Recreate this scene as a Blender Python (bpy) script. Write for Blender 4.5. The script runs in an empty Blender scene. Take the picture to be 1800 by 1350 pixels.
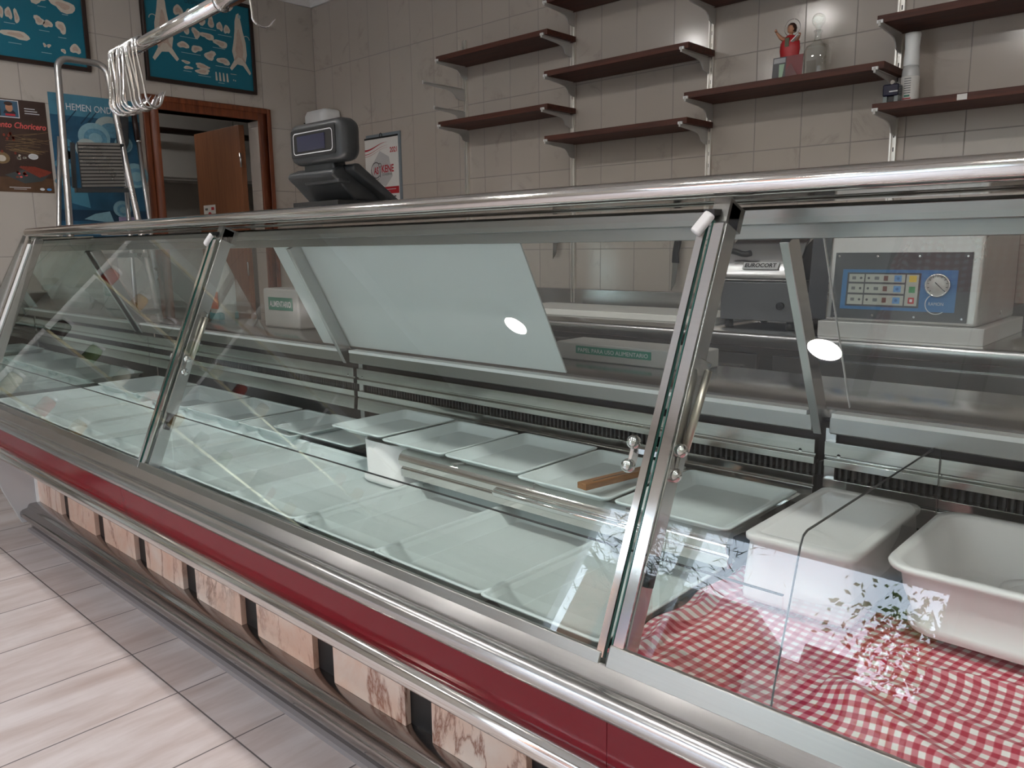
import bpy, bmesh, math, random
from mathutils import Vector, Matrix, noise
random.seed(7)
SC = bpy.context.scene
COL = SC.collection
PI = math.pi
H = 1.22                                   # eye height

# ---------------------------------------------------------------- camera
cam = bpy.data.cameras.new('camera'); camo = bpy.data.objects.new('camera', cam); COL.objects.link(camo)
yaw, pit, rol = -0.751192846, -0.171291237, -0.0137081759
F = Vector((math.sin(yaw)*math.cos(pit), math.cos(yaw)*math.cos(pit), math.sin(pit)))
R0 = Vector((math.cos(yaw), -math.sin(yaw), 0)); U0 = R0.cross(F)
Rr = R0*math.cos(rol) + U0*math.sin(rol); Uu = -R0*math.sin(rol) + U0*math.cos(rol)
camo.matrix_world = Matrix(((Rr.x, Uu.x, -F.x, 0), (Rr.y, Uu.y, -F.y, 0), (Rr.z, Uu.z, -F.z, H), (0, 0, 0, 1)))
cam.sensor_width = 36; cam.lens = 36*1400.88564/1800; cam.clip_start = 0.02
SC.camera = camo

# ---------------------------------------------------------------- world, exposure, lights
SC.view_settings.view_transform = 'Standard'; SC.view_settings.look = 'None'
SC.view_settings.gamma = 1; SC.view_settings.use_curve_mapping = False
SC.view_settings.exposure = 1.75
SC.cycles.max_bounces = 14; SC.cycles.transparent_max_bounces = 24; SC.cycles.glossy_bounces = 6
SC.cycles.diffuse_bounces = 5; SC.cycles.sample_clamp_indirect = 6
SC.cycles.use_denoising = True
LAMP_STRENGTH = 46.0
SKY_STRENGTH = 3.4
W = bpy.data.worlds.new('sky'); SC.world = W; W.use_nodes = True
nt = W.node_tree; nt.nodes.clear()
wo = nt.nodes.new('ShaderNodeOutputWorld'); bg = nt.nodes.new('ShaderNodeBackground')
tc = nt.nodes.new('ShaderNodeTexCoord'); sp = nt.nodes.new('ShaderNodeSeparateXYZ'); cr = nt.nodes.new('ShaderNodeValToRGB')
nt.links.new(tc.outputs['Generated'], sp.inputs[0]); nt.links.new(sp.outputs['Z'], cr.inputs[0])
cr.color_ramp.elements[0].color = (0.80, 0.86, 0.95, 1); cr.color_ramp.elements[1].color = (0.60, 0.74, 1.0, 1)
nt.links.new(cr.outputs[0], bg.inputs['Color']); bg.inputs['Strength'].default_value = SKY_STRENGTH
nt.links.new(bg.outputs[0], wo.inputs[0])
pl = bpy.data.lights.new('window_portal', 'AREA'); pl.shape = 'RECTANGLE'; pl.size = 2.2; pl.size_y = 2.25
pl.cycles.is_portal = True
plo = bpy.data.objects.new('window_portal', pl); COL.objects.link(plo)
plo.location = (-1.98, -2.22, 1.17); plo.rotation_euler = (PI/2, 0, 0)

# ---------------------------------------------------------------- node helpers
MATS = {}
def new_mat(name):
    m = bpy.data.materials.new(name); m.use_nodes = True; nt = m.node_tree; nt.nodes.clear()
    out = nt.nodes.new('ShaderNodeOutputMaterial'); b = nt.nodes.new('ShaderNodeBsdfPrincipled')
    nt.links.new(b.outputs[0], out.inputs[0]); MATS[name] = m
    return m, nt, b
def N(nt, t, **kw):
    n = nt.nodes.new(t)
    for k, v in kw.items(): setattr(n, k, v)
    return n
def L(nt, a, b): nt.links.new(a, b)
def mathn(nt, op, a, b=None, c=None):
    n = N(nt, 'ShaderNodeMath', operation=op)
    for i, v in enumerate((a, b, c)):
        if v is None: continue
        if isinstance(v, (int, float)): n.inputs[i].default_value = v
        else: L(nt, v, n.inputs[i])
    return n.outputs[0]
def mixc(nt, fac, a, b, mode='MIX'):
    n = N(nt, 'ShaderNodeMix', data_type='RGBA', blend_type=mode)
    for i, v in ((0, fac), (6, a), (7, b)):
        if isinstance(v, (int, float)): n.inputs[i].default_value = v
        elif isinstance(v, tuple): n.inputs[i].default_value = (*v[:3], 1)
        else: L(nt, v, n.inputs[i])
    return n.outputs[2]
def noise_n(nt, vec, scale, detail=4, rough=.55, dist=0):
    n = N(nt, 'ShaderNodeTexNoise'); n.inputs['Scale'].default_value = scale; n.inputs['Detail'].default_value = detail
    n.inputs['Roughness'].default_value = rough; n.inputs['Distortion'].default_value = dist
    if vec is not None: L(nt, vec, n.inputs['Vector'])
    return n.outputs[0]
def ramp(nt, fac, stops):
    n = N(nt, 'ShaderNodeValToRGB'); el = n.color_ramp.elements
    while len(el) < len(stops): el.new(.5)
    for e, (p, c) in zip(el, stops): e.position = p; e.color = (*c, 1) if len(c) == 3 else c
    L(nt, fac, n.inputs[0]); return n.outputs[0]
def bump(nt, b, h, strength=.2, dist=.01):
    n = N(nt, 'ShaderNodeBump'); n.inputs['Strength'].default_value = strength; n.inputs['Distance'].default_value = dist
    L(nt, h, n.inputs['Height']); L(nt, n.outputs[0], b.inputs['Normal'])
def simple(name, col, rough=.5, metal=0, var=.06, nscale=8, coat=0, spec=None, trans=0, bmp=0):
    m, nt, b = new_mat(name)
    g = N(nt, 'ShaderNodeNewGeometry')
    f = noise_n(nt, g.outputs['Position'], nscale)
    dark = tuple(c*(1-var) for c in col); lite = tuple(min(1, c*(1+var)) for c in col)
    L(nt, mixc(nt, f, dark, lite), b.inputs['Base Color'])
    b.inputs['Roughness'].default_value = rough; b.inputs['Metallic'].default_value = metal
    b.inputs['Coat Weight'].default_value = coat
    if spec is not None: b.inputs['Specular IOR Level'].default_value = spec
    if trans: b.inputs['Subsurface Weight'].default_value = trans; b.inputs['Subsurface Radius'].default_value = (.01, .01, .01)
    if bmp: bump(nt, b, noise_n(nt, g.outputs['Position'], nscale*6), bmp, .002)
    return m
def metal(name, col, rough, streak='X', amt=.12):
    m, nt, b = new_mat(name)
    g = N(nt, 'ShaderNodeNewGeometry'); mp = N(nt, 'ShaderNodeMapping'); L(nt, g.outputs['Position'], mp.inputs[0])
    s = {'X': (1.2, 90, 90), 'Z': (60, 60, 1.5), 'N': (9, 9, 9)}[streak]; mp.inputs['Scale'].default_value = s
    f = noise_n(nt, mp.outputs[0], 3.0, 5); f2 = noise_n(nt, g.outputs['Position'], 5, 5)
    L(nt, mixc(nt, f, tuple(c*(1-amt) for c in col), col), b.inputs['Base Color'])
    b.inputs['Metallic'].default_value = 1
    r = mathn(nt, 'MULTIPLY_ADD', f2, rough*.7, rough*.65); L(nt, r, b.inputs['Roughness'])
    return m

def tile_mat(name, ax, ox, oz, tw, th, base, vein, grout, gw, rough, floor=False):
    m, nt, b = new_mat(name)
    g = N(nt, 'ShaderNodeNewGeometry'); s = N(nt, 'ShaderNodeSeparateXYZ'); L(nt, g.outputs['Position'], s.inputs[0])
    u = mathn(nt, 'DIVIDE', mathn(nt, 'SUBTRACT', s.outputs[ax[0]], ox), tw)
    v = mathn(nt, 'DIVIDE', mathn(nt, 'SUBTRACT', s.outputs[ax[1]], oz), th)
    fu = mathn(nt, 'FRACT', u); fv = mathn(nt, 'FRACT', v); iu = mathn(nt, 'FLOOR', u); iv = mathn(nt, 'FLOOR', v)
    du = mathn(nt, 'MULTIPLY', mathn(nt, 'MINIMUM', fu, mathn(nt, 'SUBTRACT', 1.0, fu)), tw)
    dv = mathn(nt, 'MULTIPLY', mathn(nt, 'MINIMUM', fv, mathn(nt, 'SUBTRACT', 1.0, fv)), th)
    d = mathn(nt, 'MINIMUM', du, dv)
    mr = N(nt, 'ShaderNodeMapRange'); mr.inputs[1].default_value = gw*.5; mr.inputs[2].default_value = gw; L(nt, d, mr.inputs[0])
    tile = mr.outputs[0]
    cid = N(nt, 'ShaderNodeCombineXYZ'); L(nt, iu, cid.inputs[0]); L(nt, iv, cid.inputs[1])
    wn = N(nt, 'ShaderNodeTexWhiteNoise', noise_dimensions='2D'); L(nt, cid.outputs[0], wn.inputs['Vector'])
    off = N(nt, 'ShaderNodeVectorMath', operation='SCALE'); L(nt, wn.outputs['Color'], off.inputs[0]); off.inputs['Scale'].default_value = 9
    ad = N(nt, 'ShaderNodeVectorMath', operation='ADD'); L(nt, g.outputs['Position'], ad.inputs[0]); L(nt, off.outputs[0], ad.inputs[1])
    if floor:
        mp = N(nt, 'ShaderNodeMapping'); mp.inputs['Scale'].default_value = (7.5, 1.3, 1); mp.inputs['Rotation'].default_value = (0, 0, -.12)
        L(nt, ad.outputs[0], mp.inputs[0])
        n1 = noise_n(nt, mp.outputs[0], 1.6, 5, .6, .25)
        n1 = ramp(nt, n1, [(.38, (0, 0, 0)), (.70, (1, 1, 1))])
        mp2 = N(nt, 'ShaderNodeMapping'); mp2.inputs['Scale'].default_value = (3, 9, 1); mp2.inputs['Rotation'].default_value = (0, 0, .5)
        L(nt, g.outputs['Position'], mp2.inputs[0])
        n3 = ramp(nt, noise_n(nt, mp2.outputs[0], .8, 3), [(.5, (0, 0, 0)), (.75, (1, 1, 1))])
        c = mixc(nt, mathn(nt, 'MULTIPLY', n1, .85), base, vein)
        c = mixc(nt, mathn(nt, 'MULTIPLY', n3, .18), c, (.42, .36, .34))
    else:
        wa = noise_n(nt, ad.outputs[0], 3.0, 6, .6, .9)
        w2 = mathn(nt, 'ABSOLUTE', mathn(nt, 'SUBTRACT', wa, .5))
        ve = ramp(nt, w2, [(.0, (1, 1, 1)), (.010, (.5, .5, .5)), (.05, (0, 0, 0))])
        pa = ramp(nt, noise_n(nt, ad.outputs[0], 6, 3), [(.52, (0, 0, 0)), (.66, (1, 1, 1))])
        ve = mathn(nt, 'MULTIPLY', ve, pa)
        cl = noise_n(nt, ad.outputs[0], 3.2, 4)
        c = mixc(nt, mathn(nt, 'MULTIPLY', cl, .45), base, tuple((x*2+y)/3 for x, y in zip(base, vein)))
        c = mixc(nt, mathn(nt, 'MULTIPLY', ve, .5), c, vein)
    c = mixc(nt, mathn(nt, 'MULTIPLY', wn.outputs['Value'], .10), c, tuple(x*.75 for x in base))
    c = mixc(nt, tile, grout, c); L(nt, c, b.inputs['Base Color'])
    rr = mathn(nt, 'MULTIPLY_ADD', mathn(nt, 'SUBTRACT', 1.0, tile), .5, rough); L(nt, rr, b.inputs['Roughness'])
    hgt = mathn(nt, 'MULTIPLY_ADD', noise_n(nt, g.outputs['Position'], 5, 2), .25 if not floor else .1, tile)
    bump(nt, b, hgt, .35, .002)
    return m

M_wall_b = tile_mat('tile_back', (0, 2), -4.817, 0, .19985, .4, (.47, .42, .37), (.26, .225, .19), (.27, .245, .22), .0027, .13)
M_wall_l = tile_mat('tile_left', (1, 2), .05, 0, .2, .4, (.49, .445, .395), (.27, .235, .20), (.27, .245, .22), .0027, .13)
M_floor = tile_mat('tile_floor', (0, 1), -2.095, .856, .316, .45, (.65, .585, .572), (.42, .325, .29), (.13, .11, .11), .0028, .28, True)
M_plain = simple('painted_wall', (.66, .64, .60), .6)
M_ceil = simple('white_ceiling', (.74, .73, .71), .7)
M_steel = metal('brushed_steel', (.56, .555, .55), .22)
M_steeldk = metal('worn_steel', (.50, .49, .48), .20, amt=.25)
M_polish = metal('polished_steel', (.74, .71, .68), .09)
M_chrome = metal('chrome', (.80, .79, .78), .06, 'N', .05)
M_alu = metal('aluminium', (.62, .61, .60), .30, 'Z')
M_railm = metal('pale_zinc', (.86, .84, .80), .38, 'Z')
M_satin = metal('satin_steel', (.34, .34, .32), .36)
M_strut = metal('zinc_rod', (.62, .58, .50), .35, 'Z')
M_slat = metal('slat_steel', (.56, .56, .53), .16, 'X', .3)
M_mirror = metal('mirror_glass', (.55, .60, .57), .015, 'N', .02)
M_white = simple('white_plastic', (.80, .82, .82), .32, var=.03, trans=.0)
M_tray = simple('white_tray_plastic', (.68, .755, .755), .28, var=.03, bmp=.05)
M_trayshade = simple('shaded_tray_base', (.58, .64, .635), .5, var=.05, bmp=.3, nscale=60)  # rougher tray floor, its shade painted in as a greyer colour
M_tub = simple('white_tub_plastic', (.84, .83, .83), .28, var=.03)
M_wdoor = simple('white_door_sheet', (.62, .66, .65), .22, var=.02)
M_black = simple('black_plastic', (.012, .012, .013), .4)
M_dark = simple('dark_grille', (.020, .021, .022), .55)
M_dgrey = simple('dark_grey_plastic', (.034, .037, .040), .38, bmp=.06, nscale=20)
M_mgrey = simple('mid_grey_plastic', (.10, .105, .11), .38)
M_screen = simple('display_screen', (.008, .008, .035), .12)
M_red = simple('red_enamel', (.175, .003, .011), .16, var=.05, spec=.35)
M_cheek = simple('grey_painted_steel', (.45, .44, .44), .35)
M_clip = simple('pale_clip', (.62, .62, .63), .35)
M_paperw = simple('white_paper', (.74, .73, .70), .6)
M_green = simple('green_print', (.03, .19, .13), .5)
M_frame = simple('dark_wood_frame', (.022, .010, .007), .35, var=.3)
M_teal = simple('teal_print', (.004, .135, .20), .42, var=.07, nscale=3)
M_cream = simple('cream_print', (.56, .50, .42), .5, var=.14, nscale=60)
M_pinkp = simple('pink_print', (.48, .36, .29), .5, var=.2, nscale=60)
M_capt = simple('caption_print', (.30, .43, .46), .5)
M_navy = simple('navy_print', (.006, .03, .05), .5)
M_redp = simple('red_print', (.45, .02, .03), .4)
M_redsoft = simple('coral_print', (.62, .10, .09), .4)
M_gold = simple('yellow_print', (.70, .50, .05), .4)
M_cbl = simple('control_blue', (.015, .14, .36), .3)
M_cbl2 = simple('button_blue', (.10, .30, .62), .3)
M_cbeige = simple('control_beige', (.42, .43, .38), .4)
M_ctop = simple('control_charcoal', (.045, .048, .055), .25)
M_cutb = simple('cutting_board_plastic', (.76, .75, .71), .45)
M_brass = metal('brass_trim', (.62, .55, .36), .25, 'N')
M_glassy = None

def wood(name, c1, c2, ax='X', rough=.4, sc=1):
    m, nt, b = new_mat(name); g = N(nt, 'ShaderNodeNewGeometry'); mp = N(nt, 'ShaderNodeMapping'); L(nt, g.outputs['Position'], mp.inputs[0])
    mp.inputs['Scale'].default_value = {'X': (1.5, 22, 30), 'Z': (22, 22, 1.5), 'Y': (22, 1.5, 22)}[ax]
    f = noise_n(nt, mp.outputs[0], 2.2*sc, 6, .6, .6)
    L(nt, ramp(nt, f, [(.3, c1), (.7, c2)]), b.inputs['Base Color']); b.inputs['Roughness'].default_value = rough
    bump(nt, b, f, .1, .002); return m
M_shelf = wood('shelf_mahogany', (.040, .009, .004), (.105, .026, .012), 'X', .6)
M_jamb = wood('door_frame_wood', (.10, .022, .008), (.24, .065, .022), 'Z', .35)
M_leaf = wood('door_leaf_wood', (.17, .060, .024), (.26, .10, .042), 'Z', .45)
M_stick = wood('stick_wood', (.20, .08, .025), (.36, .16, .05), 'Y', .4, 3)

def marble_mat():
    m, nt, b = new_mat('pink_marble'); g = N(nt, 'ShaderNodeNewGeometry')
    oi = N(nt, 'ShaderNodeObjectInfo'); sc = N(nt, 'ShaderNodeVectorMath', operation='SCALE'); sc.inputs['Scale'].default_value = 1.0
    mp = N(nt, 'ShaderNodeMapping'); L(nt, g.outputs['Position'], mp.inputs[0]); mp.inputs['Scale'].default_value = (1, 1, .42); mp.inputs['Rotation'].default_value = (0, .35, 0)
    a = noise_n(nt, mp.outputs[0], 3.6, 8, .62, .5); v = mathn(nt, 'ABSOLUTE', mathn(nt, 'SUBTRACT', a, .5))
    ve = ramp(nt, v, [(0, (1, 1, 1)), (.007, (.6, .6, .6)), (.026, (0, 0, 0))])
    pick = ramp(nt, noise_n(nt, g.outputs['Position'], 3.4, 3), [(.42, (0, 0, 0)), (.6, (1, 1, 1))])
    base = ramp(nt, noise_n(nt, g.outputs['Position'], 5, 5, .6, .4), [(.3, (.80, .68, .60)), (.52, (.76, .54, .43)), (.72, (.72, .42, .31))])
    vc = mixc(nt, noise_n(nt, g.outputs['Position'], 2.3, 2), (.16, .15, .13), (.50, .16, .09))
    c = mixc(nt, mathn(nt, 'MULTIPLY', ve, mathn(nt, 'MULTIPLY_ADD', pick, .75, .25)), base, vc)
    L(nt, c, b.inputs['Base Color']); b.inputs['Roughness'].default_value = .15
    return m
M_marble = marble_mat()

def glass_mat(name, tint, k=1.0, edge=None):
    """thin sheet: see-through with a Fresnel sheen on the side that faces you"""
    m = bpy.data.materials.new(name); m.use_nodes = True; nt = m.node_tree; nt.nodes.clear()
    out = N(nt, 'ShaderNodeOutputMaterial'); tr = N(nt, 'ShaderNodeBsdfTransparent'); gl = N(nt, 'ShaderNodeBsdfGlossy')
    tr.inputs[0].default_value = (*tint, 1); gl.inputs['Roughness'].default_value = .0; gl.inputs[0].default_value = (1, 1, 1, 1)
    fr = N(nt, 'ShaderNodeFresnel'); fr.inputs['IOR'].default_value = 1.5; g = N(nt, 'ShaderNodeNewGeometry')
    f = mathn(nt, 'MULTIPLY', mathn(nt, 'MULTIPLY', fr.outputs[0], k), mathn(nt, 'SUBTRACT', 1.0, g.outputs['Backfacing']))
    cl = N(nt, 'ShaderNodeClamp'); L(nt, f, cl.inputs[0])
    mx = N(nt, 'ShaderNodeMixShader'); L(nt, cl.outputs[0], mx.inputs[0]); L(nt, tr.outputs[0], mx.inputs[1]); L(nt, gl.outputs[0], mx.inputs[2])
    L(nt, mx.outputs[0], out.inputs[0]); MATS[name] = m; return m
M_glass = glass_mat('clear_glass', (.958, .980, .974), 1.3)
M_glass2 = glass_mat('clear_acrylic', (.955, .96, .955), 1.2)
M_glassg = simple('glass_cut_edge', (.03, .12, .10), .1, coat=.5)
M_bottle = glass_mat('bottle_glass', (.90, .92, .91), 2.2)

def emis(name, col, s):
    m, nt, b = new_mat(name); b.inputs['Base Color'].default_value = (.8, .8, .8, 1)
    b.inputs['Emission Color'].default_value = (*col, 1); b.inputs['Emission Strength'].default_value = s; return m
M_lamp = emis('lamp_diffuser', (1.0, .965, .92), LAMP_STRENGTH)

def gingham():
    m, nt, b = new_mat('red_gingham'); uv = N(nt, 'ShaderNodeUVMap'); s = N(nt, 'ShaderNodeSeparateXYZ'); L(nt, uv.outputs[0], s.inputs[0])
    def stripe(o):
        t = mathn(nt, 'FRACT', mathn(nt, 'DIVIDE', o, .0195)); mr = N(nt, 'ShaderNodeMapRange'); mr.inputs[1].default_value = .21; mr.inputs[2].default_value = .29
        L(nt, mathn(nt, 'ABSOLUTE', mathn(nt, 'SUBTRACT', t, .5)), mr.inputs[0]); return mr.outputs[0]
    k = mathn(nt, 'MULTIPLY', mathn(nt, 'ADD', stripe(s.outputs[0]), stripe(s.outputs[1])), .5)
    c = ramp(nt, k, [(0, (.80, .76, .74)), (.5, (.60, .18, .22)), (1, (.42, .012, .045))])
    L(nt, c, b.inputs['Base Color']); b.inputs['Roughness'].default_value = .55
    return m
M_ging = gingham()

# ---------------------------------------------------------------- mesh helpers
class MB:
    def __init__(s): s.v = []; s.f = []; s.mi = []; s.mats = []; s.sm = []
    def slot(s, m):
        if m not in s.mats: s.mats.append(m)
        return s.mats.index(m)
    def add(s, vs, fs, m=None, smooth=False):
        o = len(s.v); s.v += [tuple(v) for v in vs]
        for f in fs: s.f.append([i+o for i in f]); s.mi.append(m); s.sm.append(smooth)
        return s
    def box(s, x0, x1, y0, y1, z0, z1, m=None):
        vs = [(x, y, z) for x in (x0, x1) for y in (y0, y1) for z in (z0, z1)]
        return s.add(vs, [(0, 1, 3, 2), (4, 6, 7, 5), (0, 4, 5, 1), (2, 3, 7, 6), (0, 2, 6, 4), (1, 5, 7, 3)], m)
    def prism(s, prof, a0, a1, ax='X', m=None, smooth=False):
        """closed profile; ax X: prof=(y,z); Y: prof=(x,z); Z: prof=(x,y)"""
        P = {'X': lambda a, p: (a, p[0], p[1]), 'Y': lambda a, p: (p[0], a, p[1]), 'Z': lambda a, p: (p[0], p[1], a)}[ax]
        n = len(prof); vs = [P(a0, p) for p in prof] + [P(a1, p) for p in prof]
        s.add(vs, [tuple(range(n))[::-1], tuple(range(n, 2*n))], m)
        o = len(s.v) - 2*n
        for i in range(n):
            s.f.append([o+i, o+(i+1) % n, o+n+(i+1) % n, o+n+i]); s.mi.append(m); s.sm.append(smooth)
        return s
    def bar(s, a, b, w, h, up=(0, 0, 1), m=None):
        a = Vector(a); b = Vector(b); d = (b-a).normalized(); r = d.cross(Vector(up)).normalized(); u = r.cross(d).normalized()
        vs = [p + r*sx*w/2 + u*sy*h/2 for p in (a, b) for sx, sy in ((-1, -1), (1, -1), (1, 1), (-1, 1))]
        return s.add(vs, [(3, 2, 1, 0), (4, 5, 6, 7), (0, 1, 5, 4), (1, 2, 6, 5), (2, 3, 7, 6), (3, 0, 4, 7)], m)
    def tube(s, pts, r, n=12, m=None, cap=True):
        pts = [Vector(p) for p in pts]; rs = r if isinstance(r, (list, tuple)) else [r]*len(pts)
        up = None; rings = []
        for i, p in enumerate(pts):
            d = (pts[min(i+1, len(pts)-1)] - pts[max(i-1, 0)]).normalized()
            if up is None: up = Vector((0, 0, 1)) if abs(d.z) < .9 else Vector((1, 0, 0))
            a = d.cross(up).normalized(); up = a.cross(d).normalized()
            rings.append([p + (a*math.cos(2*PI*k/n) + up*math.sin(2*PI*k/n))*rs[i] for k in range(n)])
        o = len(s.v); s.v += [tuple(q) for ring in rings for q in ring]
        for i in range(len(rings)-1):
            for k in range(n):
                s.f.append([o+i*n+k, o+i*n+(k+1) % n, o+(i+1)*n+(k+1) % n, o+(i+1)*n+k]); s.mi.append(m); s.sm.append(True)
        if cap:
            s.f.append([o+k for k in range(n)][::-1]); s.mi.append(m); s.sm.append(False)
            e = o+(len(rings)-1)*n; s.f.append([e+k for k in range(n)]); s.mi.append(m); s.sm.append(False)
        return s
    def lathe(s, prof, c=(0, 0, 0), n=28, axis='Z', m=None, cap=True):
        """prof = (r, h) from bottom to top"""
        o = len(s.v)
        for r, h in prof:
            for k in range(n):
                a = 2*PI*k/n; x, y = r*math.cos(a), r*math.sin(a)
                p = {'Z': (x, y, h), 'Y': (x, h, -y), 'X': (h, x, y)}[axis]
                s.v.append((p[0]+c[0], p[1]+c[1], p[2]+c[2]))
        for i in range(len(prof)-1):
            for k in range(n):
                s.f.append([o+i*n+k, o+i*n+(k+1) % n, o+(i+1)*n+(k+1) % n, o+(i+1)*n+k]); s.mi.append(m); s.sm.append(True)
        if not cap: return s
        if prof[0][0] > 1e-5: s.f.append([o+k for k in range(n)][::-1]); s.mi.append(m); s.sm.append(False)
        if prof[-1][0] > 1e-5:
            e = o+(len(prof)-1)*n; s.f.append([e+k for k in range(n)]); s.mi.append(m); s.sm.append(False)
        return s
    def rings(s, rs, m=None, cap0=True, cap1=True, smooth=True):
        o = len(s.v); n = len(rs[0]); s.v += [tuple(q) for r in rs for q in r]
        for i in range(len(rs)-1):
            for k in range(n):
                s.f.append([o+i*n+k, o+i*n+(k+1) % n, o+(i+1)*n+(k+1) % n, o+(i+1)*n+k]); s.mi.append(m); s.sm.append(smooth)
        if cap0: s.f.append([o+k for k in range(n)][::-1]); s.mi.append(m); s.sm.append(False)
        if cap1:
            e = o+(len(rs)-1)*n; s.f.append([e+k for k in range(n)]); s.mi.append(m); s.sm.append(False)
        return s
    def build(s, name, mat, parent=None, bev=0, seg=2, origin=None, weld=False):
        me = bpy.data.meshes.new(name); me.from_pydata(s.v, [], s.f); me.materials.append(mat)
        used = []
        for m in s.mi:
            if m is not None and m not in used: used.append(m); me.materials.append(m)
        for p, m, sm in zip(me.polygons, s.mi, s.sm):
            if m is not None: p.material_index = used.index(m)+1
            p.use_smooth = sm
        bm = bmesh.new(); bm.from_mesh(me)
        bmesh.ops.remove_doubles(bm, verts=bm.verts, dist=1e-6)
        bmesh.ops.recalc_face_normals(bm, faces=bm.faces); bm.to_mesh(me); bm.free()
        o = bpy.data.objects.new(name, me); COL.objects.link(o)
        if parent is not None:
            o.parent = parent; me.transform(Matrix.Translation(-world_loc(parent)))
        elif origin is not None:
            o.location = origin; me.transform(Matrix.Translation(-Vector(origin)))
        if bev:
            b = o.modifiers.new('bevel', 'BEVEL'); b.width = bev; b.segments = seg; b.limit_method = 'ANGLE'; b.angle_limit = .6
            for p in me.polygons: p.use_smooth = True
            b.harden_normals = True
        return o
def world_loc(o):
    v = Vector(o.location); p = o.parent
    while p: v = v + Vector(p.location); p = p.parent
    return v
def tag(o, label, cat, group=None, kind=None):
    if label: o['label'] = label
    if cat: o['category'] = cat
    if group: o['group'] = group
    if kind: o['kind'] = kind
    return o
def thing(name, label, cat, loc=(0, 0, 0), group=None):
    o = bpy.data.objects.new(name, None); COL.objects.link(o); o.location = loc; o.empty_display_size = .05
    return tag(o, label, cat, group)
def struct(mb, name, mat, label=None, **k):
    o = mb.build(name, mat, **k); o['kind'] = 'structure'
    if label: o['label'] = label
    return o
def copy_tree(o, loc, parent=None):
    c = o.copy(); COL.objects.link(c); c.location = loc
    if parent: c.parent = parent
    for ch in o.children:
        d = copy_tree(ch, ch.location, c)
    return c
def rr(w, d, r, z, cx=0, cy=0, n=6):
    pts = []
    for sx, sy, a0 in ((1, 1, 0), (-1, 1, 90), (-1, -1, 180), (1, -1, 270)):
        for k in range(n+1):
            a = math.radians(a0 + 90*k/n); pts.append((cx+sx*(w/2-r)+r*math.cos(a), cy+sy*(d/2-r)+r*math.sin(a), z))
    return pts
def rrxz(w, h, r, y, cx, cz, n=6): return [(p[0], y, p[1]) for p in rr(w, h, r, 0, cx, cz, n)]

_tc = {}
def text_mesh(txt, size, bold=0, shear=0):
    key = (txt, size, bold, shear)
    if key not in _tc:
        cu = bpy.data.curves.new('t', 'FONT'); cu.body = txt; cu.size = size; cu.offset = bold; cu.shear = shear; cu.resolution_u = 3
        o = bpy.data.objects.new('t', cu); COL.objects.link(o)
        dg = bpy.context.evaluated_depsgraph_get(); me = bpy.data.meshes.new_from_object(o.evaluated_get(dg))
        vs = [(v.co.x, v.co.y) for v in me.vertices]; fs = [tuple(p.vertices) for p in me.polygons]
        bpy.data.objects.remove(o); bpy.data.curves.remove(cu); bpy.data.meshes.remove(me); _tc[key] = (vs, fs)
    return _tc[key]
class Art:
    """flat print on a sheet: origin o, right u, up v, outward n; layer k lies k*0.35 mm proud"""
    def __init__(s, o, u, v, n, base=.0004, step=.0003):
        s.o, s.u, s.v, s.n = map(Vector, (o, u, v, n)); s.mb = MB(); s.base = base; s.step = step
    def P(s, x, y, k): return s.o + s.u*x + s.v*y + s.n*(s.base+s.step*k)
    def poly(s, pts, m, k=0): s.mb.add([s.P(x, y, k) for x, y in pts], [tuple(range(len(pts)))], m)
    def rect(s, x0, y0, x1, y1, m, k=0): s.poly([(x0, y0), (x1, y0), (x1, y1), (x0, y1)], m, k)
    def disc(s, cx, cy, rx, ry, m, k=0, n=24): s.poly([(cx+rx*math.cos(2*PI*i/n), cy+ry*math.sin(2*PI*i/n)) for i in range(n)], m, k)
    def ring(s, cx, cy, r0, r1, m, k=0, n=32, a0=0, a1=2*PI):
        for i in range(n):
            a, b = a0+(a1-a0)*i/n, a0+(a1-a0)*(i+1)/n
            s.poly([(cx+r0*math.cos(a), cy+r0*math.sin(a)), (cx+r1*math.cos(a), cy+r1*math.sin(a)), (cx+r1*math.cos(b), cy+r1*math.sin(b)), (cx+r0*math.cos(b), cy+r0*math.sin(b))], m, k)
    def text(s, txt, x, y, size, m, k=1, w=None, bold=0, shear=0):
        vs, fs = text_mesh(txt, size, bold, shear)
        if not vs: return
        x0 = min(v[0] for v in vs); x1 = max(v[0] for v in vs); f = (w/(x1-x0)) if w else 1
        s.mb.add([s.P(x+(v[0]-x0)*f, y+v[1], k) for v in vs], fs, m)
    def build(s, name, mat, parent): return s.mb.build(name, mat, parent)

# ---------------------------------------------------------------- room shell
XL, YB, YF, XR, CE = -4.82, 3.25, -2.2, 3.0, 2.87
struct(MB().box(XL-.12, XR, YF-.1, YB+.12, -.06, 0), 'floor', M_floor, 'pale pink veined floor tiles')
struct(MB().box(XL-.02, XR, YF, YB, CE, CE+.06), 'ceiling', M_ceil)
struct(MB().box(XL, XR, YB, YB+.12, 0, CE), 'wall_back', M_wall_b)
DY0, DY1, DZ = 2.15, 2.80, 2.035
mb = MB(); mb.box(XL-.12, XL, YF, DY0, 0, CE); mb.box(XL-.12, XL, DY1, YB, 0, CE); mb.box(XL-.12, XL, DY0, DY1, DZ, CE)
struct(mb, 'wall_left', M_wall_l)
struct(MB().box(XR, XR+.1, YF, YB, 0, CE), 'wall_right', M_plain)
WX0, WX1, WZ0, WZ1 = -3.08, -.88, .05, 2.29
mb = MB(); mb.box(XL, WX0, YF-.1, YF, 0, CE); mb.box(WX1, XR, YF-.1, YF, 0, CE); mb.box(WX0, WX1, YF-.1, YF, WZ1, CE); mb.box(WX0, WX1, YF-.1, YF, 0, WZ0)
struct(mb, 'wall_front', M_plain)
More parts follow.
